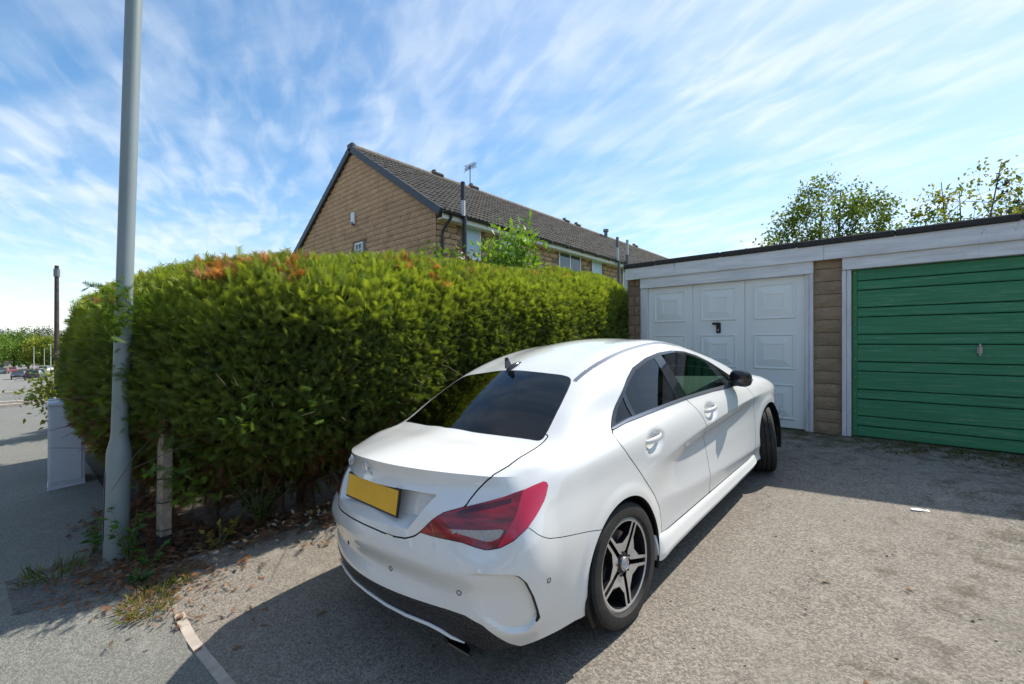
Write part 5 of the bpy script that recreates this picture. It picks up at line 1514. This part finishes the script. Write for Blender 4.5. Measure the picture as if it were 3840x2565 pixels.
P1, _, _ = hsurf(s, np.clip(v + .02, 0, 1.15), dep); tv = P1 - P0; tv /= np.linalg.norm(tv, axis=1, keepdims=True) + 1e-9
N3 = np.stack([N2[:, 0], N2[:, 1], np.zeros(NF)], 1); al = np.cross(np.array([0, 0, 1.]), N3)
nrm = np.cross(al, tv); nrm *= np.sign((nrm * (N3 + np.array([0, 0, .4]))).sum(1))[:, None]
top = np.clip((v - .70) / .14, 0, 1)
d = nrm * .75 + np.array([0, 0, 1.]) * (.30 + .45 * top)[:, None] + r3.normal(0, .48, (NF, 3)); d += al * r3.normal(0, .25, NF)[:, None]
zd = nrm + r3.normal(0, .7, (NF, 3))
L_ = r3.uniform(.055, .135, NF) * (1 + .25 * top)
s_all, v_all = s.copy(), v.copy()
clump = vnoise(P0, 5.5, 8); cl2 = vnoise(P0, 1.6, 9)
g_mid = np.array([.098, .140, .030]); g_new_lit = np.array([.25, .315, .045]); g_dark = np.array([.056, .076, .026]); br = np.array([.135, .070, .034]); brl = np.array([.42, .19, .085])
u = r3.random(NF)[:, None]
mixn = np.clip(.10 + .30 * clump + .20 * r3.normal(0, 1, NF) * (1 - top) + .95 * top - 1.0 * dep, 0, 1)[:, None]  # sunlight painted into the top band's colour, over yellowish new growth
col = g_mid * (1 - mixn) + g_new_lit * mixn
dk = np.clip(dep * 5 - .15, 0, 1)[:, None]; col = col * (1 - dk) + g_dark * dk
bprob = np.clip(.62 - 1.55 * v + .35 * cl2, 0, .75) + np.clip(dep - .1, 0, .3) * 1.2
isb = r3.random(NF) < bprob; col[isb] = br * r3.uniform(.6, 1.3, (isb.sum(), 1))
for (s0, v0, rs, rv) in ((6.05, .985, .16, .05), (5.88, .975, .18, .06), (5.72, .985, .16, .05), (5.57, .985, .13, .04), (5.83, .93, .12, .04), (5.47, .96, .10, .04), (5.43, .90, .06, .03), (5.36, 1.0, .10, .04), (4.48, .97, .14, .04), (4.16, .97, .12, .03), (4.24, .89, .07, .03), (2.28, .98, .14, .03), (1.82, .97, .12, .03), (3.05, .98, .12, .03), (6.75, .93, .2, .07), (6.45, .90, .06, .05), (3.6, .95, .08, .03)):
    q = (((s_all - (s0 - .25)) / rs) ** 2 + ((v_all - v0) / rv) ** 2 < r3.uniform(.3, .95, NF)) & (dep < .10); col[q] = brl * r3.uniform(.5, 1.25, (q.sum(), 1)); d[q] *= (1, 1, .3)
col *= r3.uniform(.72, 1.28, (NF, 1))
hedge = empty('hedge', (-4.0, 3.5, -.3), label='tall overgrown conifer hedge with sunlit top running beside the car', cat='hedge')
def at0(o, root):
    o.parent = root; o.matrix_parent_inverse = Matrix.Translation(-root.location) if True else None; return o
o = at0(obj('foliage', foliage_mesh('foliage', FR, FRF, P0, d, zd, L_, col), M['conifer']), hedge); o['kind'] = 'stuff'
# stray leaders along the top
NS = 900
s = r3.uniform(0, HT * .93, NS); v = r3.uniform(.93, 1.08, NS); Pn, N2, _ = hsurf(s, v, 0)
d = np.array([0, 0, 1.]) + r3.normal(0, .35, (NS, 3)); colS = g_new_lit * r3.uniform(.6, 1.1, (NS, 1))
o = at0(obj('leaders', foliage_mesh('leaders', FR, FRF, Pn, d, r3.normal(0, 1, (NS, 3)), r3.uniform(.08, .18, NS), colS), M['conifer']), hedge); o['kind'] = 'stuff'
# larger sprays hanging forward out of the face
for (X, Y, Z, n_, R_) in ((-3.93, .72, .10, 90, .15), (-3.80, .80, .02, 60, .12), (-4.17, .48, 1.38, 130, .16), (-4.18, .47, 1.22, 60, .15), (-4.18, .45, .85, 20, .15), (-4.2, .44, .60, 8, .10), (-3.42, 2.35, .48, 60, .13), (-3.40, 3.2, .86, 60, .14), (-3.45, 1.5, .62, 50, .14), (-3.5, 1.05, .55, 40, .12)):
    P_ = np.array([X, Y, Z]) + r3.normal(0, R_ * .55, (n_, 3)); d = np.array([.75, -.25, .35]) + r3.normal(0, .35, (n_, 3))
    o = at0(obj('spray', foliage_mesh('spray', FR, FRF, P_, d, np.array([.3, -.5, .8]) + r3.normal(0, .3, (n_, 3)), r3.uniform(.06, .12, n_), np.array([.085, .145, .022]) * r3.uniform(.8, 1.35, (n_, 1))), M['conifer']), hedge); o['kind'] = 'stuff'
# solid dark hull added inside, blocks sun where inner branches would
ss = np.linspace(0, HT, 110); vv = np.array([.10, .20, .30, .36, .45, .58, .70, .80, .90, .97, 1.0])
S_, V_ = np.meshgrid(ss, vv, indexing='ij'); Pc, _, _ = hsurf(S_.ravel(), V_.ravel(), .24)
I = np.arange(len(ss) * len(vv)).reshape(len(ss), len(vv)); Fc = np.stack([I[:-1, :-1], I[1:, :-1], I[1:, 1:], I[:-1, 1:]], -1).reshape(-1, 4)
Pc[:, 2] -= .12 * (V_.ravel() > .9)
at0(obj('light_block', mesh_np('light_block', Pc, Fc, True), mat('hedge_light_block', (.020, .017, .010), .95, var=.6, vscale=12, bmp=.05, bscale=25)), hedge)
# trunks and bare inner twigs
for (x, y, r_, h) in ((-4.10, 1.46, .075, .95), (-4.02, 1.72, .045, 1.0), (-4.35, 1.05, .05, .9), (-4.05, 2.6, .06, 1.0), (-4.0, 3.6, .06, 1.0), (-4.0, 4.7, .06, 1.0), (-4.0, 5.8, .06, 1.), (-5.2, .85, .05, .9), (-6.2, .85, .05, .9), (-4.28, 1.75, .04, 1.0)):
    zg = g1(x, y); mb = MB(); mb.tube([(x + .02, y, zg - .05), (x, y, zg + .1), (x - .03, y + .02, zg + .45), (x - .02, y + .05, zg + h + .3)], [r_ * 1.3, r_, r_ * .85, r_ * .5], 9); at0(mb.build('trunk', M['bark'], None, 60), hedge)
tw = MB()
for i in range(620):
    s_ = r3.uniform(0, HA + HB + 2.5, 1); v_ = r3.uniform(.03, .55, 1); p, n_, _ = hsurf(s_, v_, r3.uniform(.05, .30)); p = p[0]
    a = p; dirn = np.array([n_[0][0] * .5, n_[0][1] * .5, r3.uniform(-.25, .9)]) + r3.normal(0, .5, 3); l = r3.uniform(.12, .42)
    tw.tube([a, a + dirn * l * .5 + r3.normal(0, .015, 3), a + dirn * l], [.0045, .0035, .0015], 3, False)
o = at0(tw.build('twigs', mat('dead_twig', (.11, .075, .05), .95, var=.4, vscale=20)), hedge); o['kind'] = 'stuff'

# ------------------------------------------------------------------ litter under the hedge
NL = 5200
sl_ = r3.uniform(0, HA + HB + .9, NL); Pp, Nn = hpath(sl_); off = np.abs(r3.normal(.08, .26, NL)); X = Pp[:, 0] + Nn[:, 0] * off; Y = Pp[:, 1] + Nn[:, 1] * off
far = (off > .5) & (r3.random(NL) < .75) | ((Y < .3) & (r3.random(NL) < .6)); X = X[~far]; Y = Y[~far]; n = len(X)
P_ = np.stack([X, Y, gz(X, Y) + .012 + np.abs(r3.normal(0, .018, n))], 1)
d = r3.normal(0, 1, (n, 3)) * (1, 1, .18)
cols = np.array([[.20, .088, .038], [.28, .13, .06], [.13, .075, .04], [.22, .17, .11], [.08, .05, .03]])[r3.choice(5, n, p=[.34, .2, .26, .1, .1])] * r3.uniform(.6, 1.25, (n, 1))
o = obj('leaf_litter', foliage_mesh('leaf_litter', FR, FRF, P_, d, np.array([0, 0, 1.]) + r3.normal(0, .35, (n, 3)), r3.uniform(.05, .13, n), cols), M['dry'])
n = 1700
X = -4.02 + r3.normal(0, .33, n); Y = .52 + .35 * (X + 4.0) * 0 + r3.normal(0, .17, n) + .25 * np.clip(X + 4.0, 0, 1); P_ = np.stack([X, Y, gz(X, Y) + .012 + np.abs(r3.normal(0, .014, n))], 1)
c2_ = np.array([[.24, .11, .05], [.32, .16, .08], [.15, .09, .05], [.26, .21, .14]])[r3.choice(4, n, p=[.4, .2, .25, .15])] * r3.uniform(.6, 1.25, (n, 1))
o2 = obj('needle_drift', foliage_mesh('needle_drift', FR, FRF, P_, r3.normal(0, 1, (n, 3)) * (1, 1, .15), np.array([0, 0, 1.]) + r3.normal(0, .3, (n, 3)), r3.uniform(.025, .065, n), c2_), M['dry'])
tag(o2, 'rust coloured needle drift round the lamp post and timber post', 'leaf litter', kind='stuff')
tag(o, 'rust brown dead conifer needles and twigs under the hedge', 'leaf litter', kind='stuff')
n = 150
X = -3.86 + np.abs(r3.normal(0, .16, n)); Y = r3.uniform(.85, 2.2, n); P_ = np.stack([X, Y, gz(X, Y) + .02 + np.abs(r3.normal(0, .03, n))], 1)
cl_ = np.array([[.52, .47, .38], [.42, .33, .20], [.30, .20, .11], [.38, .40, .16]])[r3.choice(4, n, p=[.35, .3, .2, .15])] * r3.uniform(.7, 1.1, (n, 1))
o = obj('dry_leaves', foliage_mesh('dry_leaves', LEAF, LEAFF, P_, r3.normal(0, 1, (n, 3)) * (1, 1, .4), np.array([0, 0, 1.]) + r3.normal(0, .5, (n, 3)), r3.uniform(.03, .06, n), cl_), M['dry'])
tag(o, 'pale dry leaves lying along the hedge foot', 'dry leaves', kind='stuff')
# moss crumbs and weeds at the garage foot
n = 1400
X = r3.uniform(-1.6, 1.2, n); Y = 6.45 - np.abs(r3.normal(0, .32, n)); keep = vnoise(np.stack([X, Y, X * 0], 1), 6., 4) > -.1; X, Y = X[keep], Y[keep]; n = len(X)
P_ = np.stack([X, Y, gz(X, Y) + .004], 1); cl_ = np.array([[.085, .075, .018], [.06, .065, .018], [.05, .035, .02]])[r3.choice(3, n)] * r3.uniform(.6, 1.3, (n, 1))
o = obj('moss', foliage_mesh('moss', LEAF, LEAFF, P_, r3.normal(0, 1, (n, 3)) * (1, 1, .5), np.array([0, 0, 1.]) + r3.normal(0, .6, (n, 3)), r3.uniform(.012, .032, n), cl_), M['dry'])
tag(o, 'yellow green moss growing on the tarmac before the garages', 'moss', kind='stuff')
# fallen sprigs on the drive
for i, (x, y) in enumerate(((-2.98, 1.02), (-2.83, .93), (-2.72, .78), (-2.93, .66), (-3.05, 1.52), (-3.32, 1.10), (-2.62, 1.22), (.02, 3.2), (-.12, 2.35), (-.35, 3.05))):
    n = 3; P_ = np.array([x, y, g1(x, y) + .008]) + r3.normal(0, .010, (n, 3)) * (1, 1, .2); d = np.tile(r3.normal(0, 1, 3) * (1, 1, 0), (n, 1)) + r3.normal(0, .3, (n, 3)) * (1, 1, .1)
    o = obj('fallen_sprig', foliage_mesh('fallen_sprig', FR, FRF, P_, d, np.tile(np.array([0, 0, 1.]), (n, 1)) + r3.normal(0, .2, (n, 3)), r3.uniform(.03, .06, n), np.tile(np.array([.27, .14, .07]), (n, 1))), M['dry'])
    tag(o, 'dry orange conifer sprig fallen on the grey drive', 'sprig', 'fallen sprigs on the drive')
x, y = -2.75, 1.35; n = 1
n = 420
X = r3.uniform(-3.2, 2.2, n); Y = r3.uniform(.8, 6.3, n); P_ = np.stack([X, Y, gz(X, Y) + .004], 1)
o = obj('drive_debris', foliage_mesh('drive_debris', LEAF, LEAFF, P_, r3.normal(0, 1, (n, 3)) * (1, 1, .1), np.array([0, 0, 1.]) + r3.normal(0, .4, (n, 3)), r3.uniform(.008, .024, n), np.array([[.20, .11, .05], [.10, .07, .04], [.38, .34, .28], [.07, .05, .04]])[r3.choice(4, n)] * r3.uniform(.6, 1.2, (n, 1))), M['dry'])
tag(o, 'tiny bits of leaf and grit scattered over the drive', 'debris', kind='stuff')
# broken white scrap on the drive
mb = MB(); mb.add([(0, 0, .002), (.05, .012, .004), (.07, .03, .014), (.03, .045, .010), (-.01, .03, .005)], [(0, 1, 2, 3, 4)]); mb.add([(.06, .03, .003), (.10, .035, .004), (.085, .055, .010)], [(0, 1, 2)])
tag(mb.build('paper_scrap', M['upvc'], None, False, (.05, 4.34, g1(.08, 4.34) + .003)), 'crumpled white scrap lying near the garage shadow line', 'litter')

def weed(name, label, cat, x, y, n, hgt, spread, lc, size, tmpl=LEAF, z0=None, lean=(0, 0), group=None):
    z = (g1(x, y) if z0 is None else z0); root = empty(name, (x, y, z), label=label, cat=cat, group=group)
    P = []; D = []
    ns = max(2, n // 7)
    st = MB()
    for i in range(ns):
        a = r3.uniform(0, 2 * pi); r_ = spread * sqrt(r3.random()); tip = np.array([r_ * cos(a) + lean[0], r_ * sin(a) + lean[1], hgt * r3.uniform(.55, 1.)])
        st.tube([(0, 0, -.01), tuple(tip * .5 + (0, 0, hgt * .08)), tuple(tip)], [.004, .003, .0015], 4, False)
        for k in range(n // ns):
            t = r3.uniform(.25, 1.); P.append(tip * t + r3.normal(0, .008, 3)); D.append(np.array([cos(a + r3.normal(0, 1.2)), sin(a + r3.normal(0, 1.2)), r3.uniform(-.1, .7)]))
    st.build('stem', mat('weed_stem', (.10, .12, .03), .8), root)
    P = np.array(P); D = np.array(D); k = len(P)
    o = obj('leaves', foliage_mesh('leaves', tmpl, LEAFF, P, D, np.array([0, 0, 1.]) + r3.normal(0, .35, (k, 3)), r3.uniform(.7, 1.3, k) * size, np.array(lc) * r3.uniform(.7, 1.35, (k, 1))), M['leaf'], root); o['kind'] = 'stuff'
    return root
weed('nettle', 'green nettle sprouting left of the lamp post base', 'weed', -4.62, .34, 60, .30, .16, (.07, .17, .03), .055)
weed('nettle', 'nettle growing between the lamp post and the timber post', 'weed', -4.16, .50, 70, .42, .13, (.065, .16, .03), .055)
weed('dock', 'low weed in front of the tarred post foot', 'weed', -3.98, .58, 36, .16, .10, (.07, .18, .035), .05)
weed('ivy_clump', 'dark ivy and bramble leaves under the hedge beside the trunk', 'ivy', -4.0, 1.30, 260, .50, .26, (.035, .085, .024), .042)
weed('ivy_clump', 'yellowing bramble leaves at the hedge foot near the timber post', 'ivy', -3.86, .98, 40, .24, .16, (.24, .22, .04), .05)
weed('creeper', 'broad green creeper leaves hanging on the hedge behind the boot', 'creeper', -3.42, 2.38, 14, .22, .07, (.06, .19, .05), .10, z0=.10)
weed('seedling', 'thin dried weed against the white garage door', 'weed', -1.22, 6.50, 16, .36, .10, (.12, .13, .08), .018)
weed('green_tuft', 'small dark green tuft in the shade before the sunlit grass', 'weed', -3.78, .50, 90, .10, .06, (.06, .15, .04), .045, NARROW)
def grass(name, label, x, y, n, hgt, spread, c, c2):
    a = r3.uniform(0, 2 * pi, n); r_ = spread * np.sqrt(r3.random(n)); X = x + r_ * np.cos(a); Y = y + r_ * np.sin(a); P_ = np.stack([X, Y, gz(X, Y)], 1)
    d = np.stack([np.cos(a) * .6, np.sin(a) * .6, np.ones(n)], 1) + r3.normal(0, .35, (n, 3)); cc = np.where(r3.random((n, 1)) < .35, np.array(c2), np.array(c)) * r3.uniform(.7, 1.3, (n, 1))
    L__ = r3.uniform(.4, 1., n) * hgt
    o = obj(name, foliage_mesh(name, NARROW, LEAFF, P_, d, r3.normal(0, 1, (n, 3)), L__, cc, L__ * 0 + .022), M['leaf']); tag(o, label, 'grass'); return o
grass('grass_tuft', 'sunlit yellow green grass tuft at the end of the edging stones', -3.50, .50, 260, .10, .13, (.20, .22, .04), (.34, .20, .09))
grass('grass_tuft', 'small sunlit grass tuft beside the hedge shadow edge', -3.60, .68, 70, .09, .05, (.16, .20, .03), (.16, .20, .03))
grass('grass_tuft', 'straggly grass tuft on the dark patch by the lamp post', -4.42, .12, 150, .14, .16, (.09, .14, .03), (.22, .17, .09))
grass('grass_tuft', 'thin grass at the foot of the green door', .1, 6.48, 26, .10, .25, (.16, .15, .06), (.10, .12, .04))

# ------------------------------------------------------------------ shrubs and trees
def tree(name, label, cat, base, top, crown, radii, nclump, per, lsize, lc, lc2, seed, trunk_r=.07, clr=.22, group=None, tmpl=LEAF, stems=1, bark='birch_bark', shell=.5, part='crown', up=.0, leafmat='leaf'):
    r = np.random.default_rng(seed); base = np.array(base, float); crown = np.array(crown, float); radii = np.array(radii, float)
    root = empty(name, tuple(base), label=label, cat=cat, group=group)
    tr = MB(); ends = []
    u = r.normal(size=(nclump, 3)); u /= np.linalg.norm(u, axis=1, keepdims=True); rad = (r.random(nclump) ** (1 / 3) * (1 - shell) + shell * r.uniform(.75, 1.12, nclump)) * (1 + .30 * vnoise(u * 2.2, 2.0, seed))
    Cc = crown - base + u * radii * np.minimum(rad, 1.15)[:, None]
    for k in range(stems):
        b0 = np.array([r.normal(0, .10), r.normal(0, .10), 0]) * (stems > 1); tip = crown - base + r.normal(0, .25, 3) * radii * (stems > 1) + np.array([0, 0, radii[2] * .55])
        tr.tube([b0 + (0, 0, -.1), b0 * .6 + tip * .35 + r.normal(0, .04, 3), tip * .7 + r.normal(0, .05, 3), tip], [trunk_r * 1.2, trunk_r, trunk_r * .6, trunk_r * .2], 7)
        ends.append(tip)
    at = root
    tr.build('trunk', M[bark], root, 60)
    br_ = MB()
    for c in Cc[:: max(1, nclump // 60)]:
        t = r.uniform(.3, .85); e = ends[r.integers(len(ends))]; p0 = e * t; mid = (p0 + c) / 2 + r.normal(0, .06, 3) * np.linalg.norm(c - p0); br_.tube([p0, mid, c], [trunk_r * .30, trunk_r * .16, trunk_r * .05], 4, False)
    o = br_.build('branches', M[bark], root); o['kind'] = 'stuff'
    n = nclump * per; P_ = np.repeat(Cc, per, 0) + r.normal(0, clr, (n, 3)); d = r.normal(0, 1, (n, 3)) + np.array([0, 0, up]); f = np.repeat(r.random((nclump, 1)), per, 0)
    c_ = (np.array(lc) * (1 - f) + np.array(lc2) * f) * r.uniform(.7, 1.3, (n, 1))
    o = obj(part, foliage_mesh(part, tmpl, LEAFF, P_, d, np.array([0, 0, 1.]) + r.normal(0, .7, (n, 3)), r.uniform(.7, 1.3, n) * lsize, c_), M[leafmat], root); o['kind'] = 'stuff'
    return root
tree('birch_tree', 'loose light green tree rising behind the white door garage roof', 'tree', (-1.55, 14, -.2), 5.5, (-1.45, 14, 3.85), (1.45, 1.2, 1.60), 210, 40, .088, (.075, .125, .024), (.15, .21, .035), 21, .06, .105, stems=3, shell=.35)
tree('birch_tree', 'low spreading green branches right of the loose tree behind the garages', 'tree', (-.1, 13.6, -.2), 4, (-.15, 13.6, 3.05), (1.35, 1.0, .95), 130, 36, .088, (.09, .145, .024), (.15, .21, .03), 22, .05, .11, stems=2, shell=.4)
tree('young_tree', 'thin yellow green sapling behind the green door garage roof', 'tree', (1.02, 14, -.2), 5, (1.10, 14, 3.65), (.95, .9, 1.35), 75, 26, .09, (.15, .18, .03), (.20, .21, .035), 23, .035, .10, stems=3, shell=.55)
tree('young_tree', 'low yellowing bush beneath the dark conifer behind the garages', 'tree', (2.05, 14, -.2), 4, (2.05, 14, 3.05), (.9, .8, .75), 80, 34, .088, (.15, .17, .03), (.20, .20, .035), 24, .04, .16, stems=2, shell=.4)
tree('dark_conifer', 'dark blue green conifer at the far right behind the garages', 'tree', (5.0, 24, -.2), 9, (5.0, 24, 5.2), (2.4, 2.2, 3.2), 170, 30, .22, (.020, .036, .018), (.030, .05, .025), 25, .16, .24, shell=.35)
tree('shrub', 'small green shrub top at the left end of the garage trees', 'shrub', (-3.3, 16, -.2), 4, (-3.3, 16, 3.35), (.75, .7, .85), 34, 20, .11, (.07, .13, .025), (.13, .18, .04), 26, .04, .14, stems=2)
tree('laurel', 'bright glossy laurel shoots standing above the hedge before the house', 'shrub', (-5.0, 5.45, -.3), 3, (-5.05, 5.62, 2.48), (.50, .5, .62), 44, 26, .16, (.14, .26, .035), (.22, .34, .05), 27, .03, .13, tmpl=NARROW, stems=6, shell=.3, up=.7)
tree('rose_bush', 'leafy green bush poking over the hedge by the house corner', 'shrub', (-5.0, 4.0, -.3), 3, (-4.95, 3.95, 2.05), (.50, .4, .36), 34, 26, .075, (.08, .15, .03), (.13, .20, .04), 28, .03, .10, stems=4, shell=.3)
tree('copper_shrub', 'dark red leaved shrub between the bush and the laurel', 'shrub', (-4.98, 4.45, -.3), 3, (-4.98, 4.35, 2.18), (.32, .3, .26), 16, 26, .065, (.085, .022, .018), (.13, .035, .022), 29, .025, .09, stems=3, shell=.3)
tree('privet_bush', 'yellow green bush beyond the cabinet at the end of the hedge', 'shrub', (-13.8, .75, g1(-13.8, .7)), 2, (-13.8, .75, .02), (.75, .62, .60), 60, 40, .10, (.10, .15, .02), (.20, .22, .03), 30, .04, .14, stems=3, shell=.5)
# distant trees down the hill
FT = [(-95, -6.3, 7.0, 3.6, (.10, .17, .03)), (-210, -13.5, 12., 6.0, (.17, .25, .04)), (-205, -8.0, 11.5, 5.2, (.14, .23, .04)), (-215, -3.5, 11., 5.2, (.11, .19, .04)), (-218, .5, 10.5, 4.8, (.18, .25, .035)), (-205, 3.5, 9., 4.2, (.25, .28, .035)), (-200, 7.0, 9., 4.4, (.21, .26, .04)), (-205, 11.5, 10., 4.8, (.15, .23, .04)), (-290, -6, 14.5, 6.0, (.045, .075, .04)), (-290, 3.5, 15.0, 6.0, (.05, .075, .045)), (-300, 14, 15., 7.0, (.055, .085, .05)), (-215, 16.5, 8., 5., (.09, .15, .03))]
FL = ['near roadside tree whose branch enters at the picture edge down the road', 'pale green tree above the white building down the hill', 'mid green roadside tree beyond the parked cars', 'dark green tree in the gap of the distant row', 'broad green tree behind the distant lamp posts', 'yellow green tree glowing in sun behind the lamp posts', 'second yellow green tree nearer the hedge end', 'green tree partly hidden by the near hedge', 'hazy dark tree top on the far hill', 'grey green tree top on the skyline', 'tall grey green tree on the skyline behind the hedge end', 'last tree of the distant row hidden by hedge']
for i, ((x, y, h, R_, c), lb) in enumerate(zip(FT, FL)):
    zg = g1(x, y); tree('roadside_tree', lb, 'tree', (x, y, zg), h, (x, y, zg + h * .60), (R_ * .9, R_, h * .48), 110, 34, .62 if x < -100 else .40, tuple(q * .75 for q in c), tuple(q * 1.3 for q in c), 40 + i, .22, R_ * .14, 'trees down the hill', bark='bark', shell=.6)
# ------------------------------------------------------------------ distant cars, posts, building
def small_car(name, label, x, y, colr, rz=0, hatch=True):
    z = g1(x, y); root = empty(name, (x, y, z), (0, 0, rz), label, 'car')
    pm_ = mat('distant_paint', colr, .3, coat=.8)
    prof = [(-2.0, .30), (-2.05, .62), (-1.98, .92), (-1.2, .98), (.95, .95), (1.75, .84), (2.05, .66), (2.08, .32)]
    mb = MB(); V = []; n = len(prof)
    for y_, k in ((-.86, 1), (-.70, 1.02), (.70, 1.02), (.86, 1)): V += [(a * (1 if abs(y_) > .8 else 1.02), y_, .30 + (b_ - .30) * (1 if abs(y_) > .8 else 1.03)) for a, b_ in prof]
    F = [tuple(range(n))[::-1], tuple(range(3 * n, 4 * n))] + [(j * n + i, j * n + (i + 1) % n, (j + 1) * n + (i + 1) % n, (j + 1) * n + i) for j in range(3) for i in range(n)]
    mb.add(V, F); mb.build('body', pm_, root, 40)
    cab = [(-1.85, .95), (-1.45, 1.44), (.0, 1.48), (.95, .96)]
    mb = MB(); V = []
    for y_ in (-.80, .80): V += [(a, y_ * (1 if b_ < 1.2 else .80), b_) for a, b_ in cab]
    mb.add(V, [(0, 1, 2, 3), (7, 6, 5, 4), (0, 4, 5, 1), (2, 6, 7, 3)]); mb.build('windows', M['gloss_black'], root)
    mb = MB(); mb.box(-1.50, .05, -.66, .66, 1.43, 1.50, .03); mb.build('roof', pm_, root)
    for wx in (-1.28, 1.30):
        for wy in (-.84, .68):
            mb = MB(); mb.lathe([(.10, 0), (.31, 0), (.31, .17), (.10, .17)], 16, 'y', True); o = mb.build('wheel', M['tyre'], root); o.location = (wx, wy, .31)
    for wy in (-.6, .6):
        mb = MB(); mb.box(2.03, 2.10, wy - .18, wy + .18, .60, .74, .02); mb.build('headlight', M['lamp_clear'], root); mb = MB(); mb.box(-2.07, -2.0, wy - .16, wy + .16, .68, .88, .02); mb.build('rear_light', M['lamp_red'], root)
    return root
small_car('parked_car', 'dark blue car parked beyond the bush down the road', -103, .9, (.010, .012, .035), radians(170))
small_car('parked_car', 'black car facing up the road beside the dark blue car', -122, -1.05, (.012, .013, .016), 0)
small_car('parked_car', 'dark grey car behind the dark blue car', -118, 1.6, (.03, .033, .04), radians(175))
small_car('parked_car', 'white car parked on the far slope by the lamp posts', -165, 3.4, (.75, .75, .75), radians(160))
small_car('parked_car', 'grey blue car at the far left of the road', -176, -4.0, (.07, .09, .12), radians(5))
small_car('parked_car', 'red car beside the grey blue car', -184, -2.6, (.30, .02, .02), radians(8))
for i, (x, y, h, lb) in enumerate(((-150, 1.2, 6.2, 'thin grey lamp post among the distant cars'), (-139, 3.6, 6.3, 'distant grey lamp post nearest the hedge end'), (-190, 3.6, 6.2, 'distant lamp post before the yellow green trees'), (-215, 5.6, 6.2, 'farthest thin lamp post down the road'))):
    z = g1(x, y); root = empty('street_lamp', (x, y, z), label=lb, cat='lamp post', group='distant lamp posts')
    mb = MB(); mb.tube([(0, 0, 0), (0, 0, 1.2), (0, 0, h)], [.11, .08, .05], 6); mb.build('column', M['pale_pipe'], root); mb = MB(); mb.box(-.35, .25, -.1, .1, h - .02, h + .12, .03); mb.build('lantern', M['pale_pipe'], root)
zt = g1(-37, 1.2); tp_ = empty('telegraph_pole', (-37, 1.2, zt), label='dark timber telegraph pole standing behind the hedge end', cat='pole')
mb = MB(); mb.tube([(0, 0, -.2), (0, 0, 4), (0, 0, 7.5)], [.125, .11, .095], 10); mb.build('pole', mat('creosoted_timber', (.07, .05, .042), .9, var=.4, vscale=4), tp_, 60)
mb = MB(); mb.tube([(0, 0, 6.85), (0, 0, 7.3)], .14, 10); mb.build('cap_box', M['grey_pipe'], tp_)
mb = MB(); mb.tube([(-.3, 0, 7.25), (.0, 0, 7.25)], .03, 5); mb.build('bracket', M['rust'], tp_)
wb = empty('bungalow', (-215, -6.5, g1(-215, -6.5)), label='low white building beneath the trees down the hill', cat='building')
mb = MB(); mb.box(-4, 4, -4, 3.2, 0, 2.6); mb.build('wall', M['upvc'], wb); mb = MB(); mb.prism([(-4.3, 2.6), (4.3, 2.6), (0, 4.1)], -4.4, 3.6, 'y'); mb.build('roof', M['roof_tile'], wb)
for y_ in (-2.6, 0.4):
    mb = MB(); mb.box(4.0, 4.05, y_, y_ + 1.3, .9, 2.1); mb.build('window', M['house_glass'], wb)
gw_ = empty('garden_wall', (-185, 4.5, g1(-185, 4.5)), label='low reddish garden wall below the distant trees', cat='wall')
mb = MB(); mb.box(-12, 12, -8.0, -7.7, 0, 1.0); mb.build('wall', mat('far_brick', (.30, .17, .11), .9, var=.3, vscale=2), gw_)

# ------------------------------------------------------------------ unseen houses and trees added across the road to cut sky light
for i, (x, lb) in enumerate(((-17, 'unseen house added across the road opposite the hedge'), (-3, 'unseen house added across the road opposite the drive'), (11, 'unseen house added across the road opposite the garages'))):
    z = g1(x, -12); root = empty('added_opposite_house', (x, -17, z), label=lb, cat='house')
    mb = MB(); mb.box(-5, 5, -4, 4, -1, 5.2); mb.build('wall', mat('opposite_stone', (.30, .22, .15), .9, var=.2, vscale=1.5), root)
    mb = MB(); mb.prism([(-4.5, 5.2), (4.5, 5.2), (0, 7.9)], -5.2, 5.2, 'x'); mb.build('roof', M['roof_tile'], root)
    for wx in (-3.6, -.6, 2.4):
        for wz in (.9, 3.3):
            mb = MB(); mb.box(wx, wx + 1.4, 3.97, 4.04, wz, wz + 1.2); mb.build('window', M['upvc'], root); mb = MB(); mb.box(wx + .08, wx + 1.32, 4.04, 4.05, wz + .08, wz + 1.12); mb.build('pane', M['house_glass'], root)
for i, (x, y, h, lb) in enumerate(((-10, -10.5, 6.5, 'unseen tree added across the road between two houses'), (4.2, -10.5, 6.0, 'unseen tree added across the road facing the drive'), (15, -9, 7.0, 'unseen tree added across the road beyond the garages'))):
    tree('added_garden_tree', lb, 'tree', (x, y, g1(x, y)), h, (x, y, g1(x, y) + h * .6), (2.6, 2.4, h * .42), 70, 30, .34, (.05, .09, .02), (.08, .13, .03), 70 + i, .16, .35, bark='bark', shell=.5)
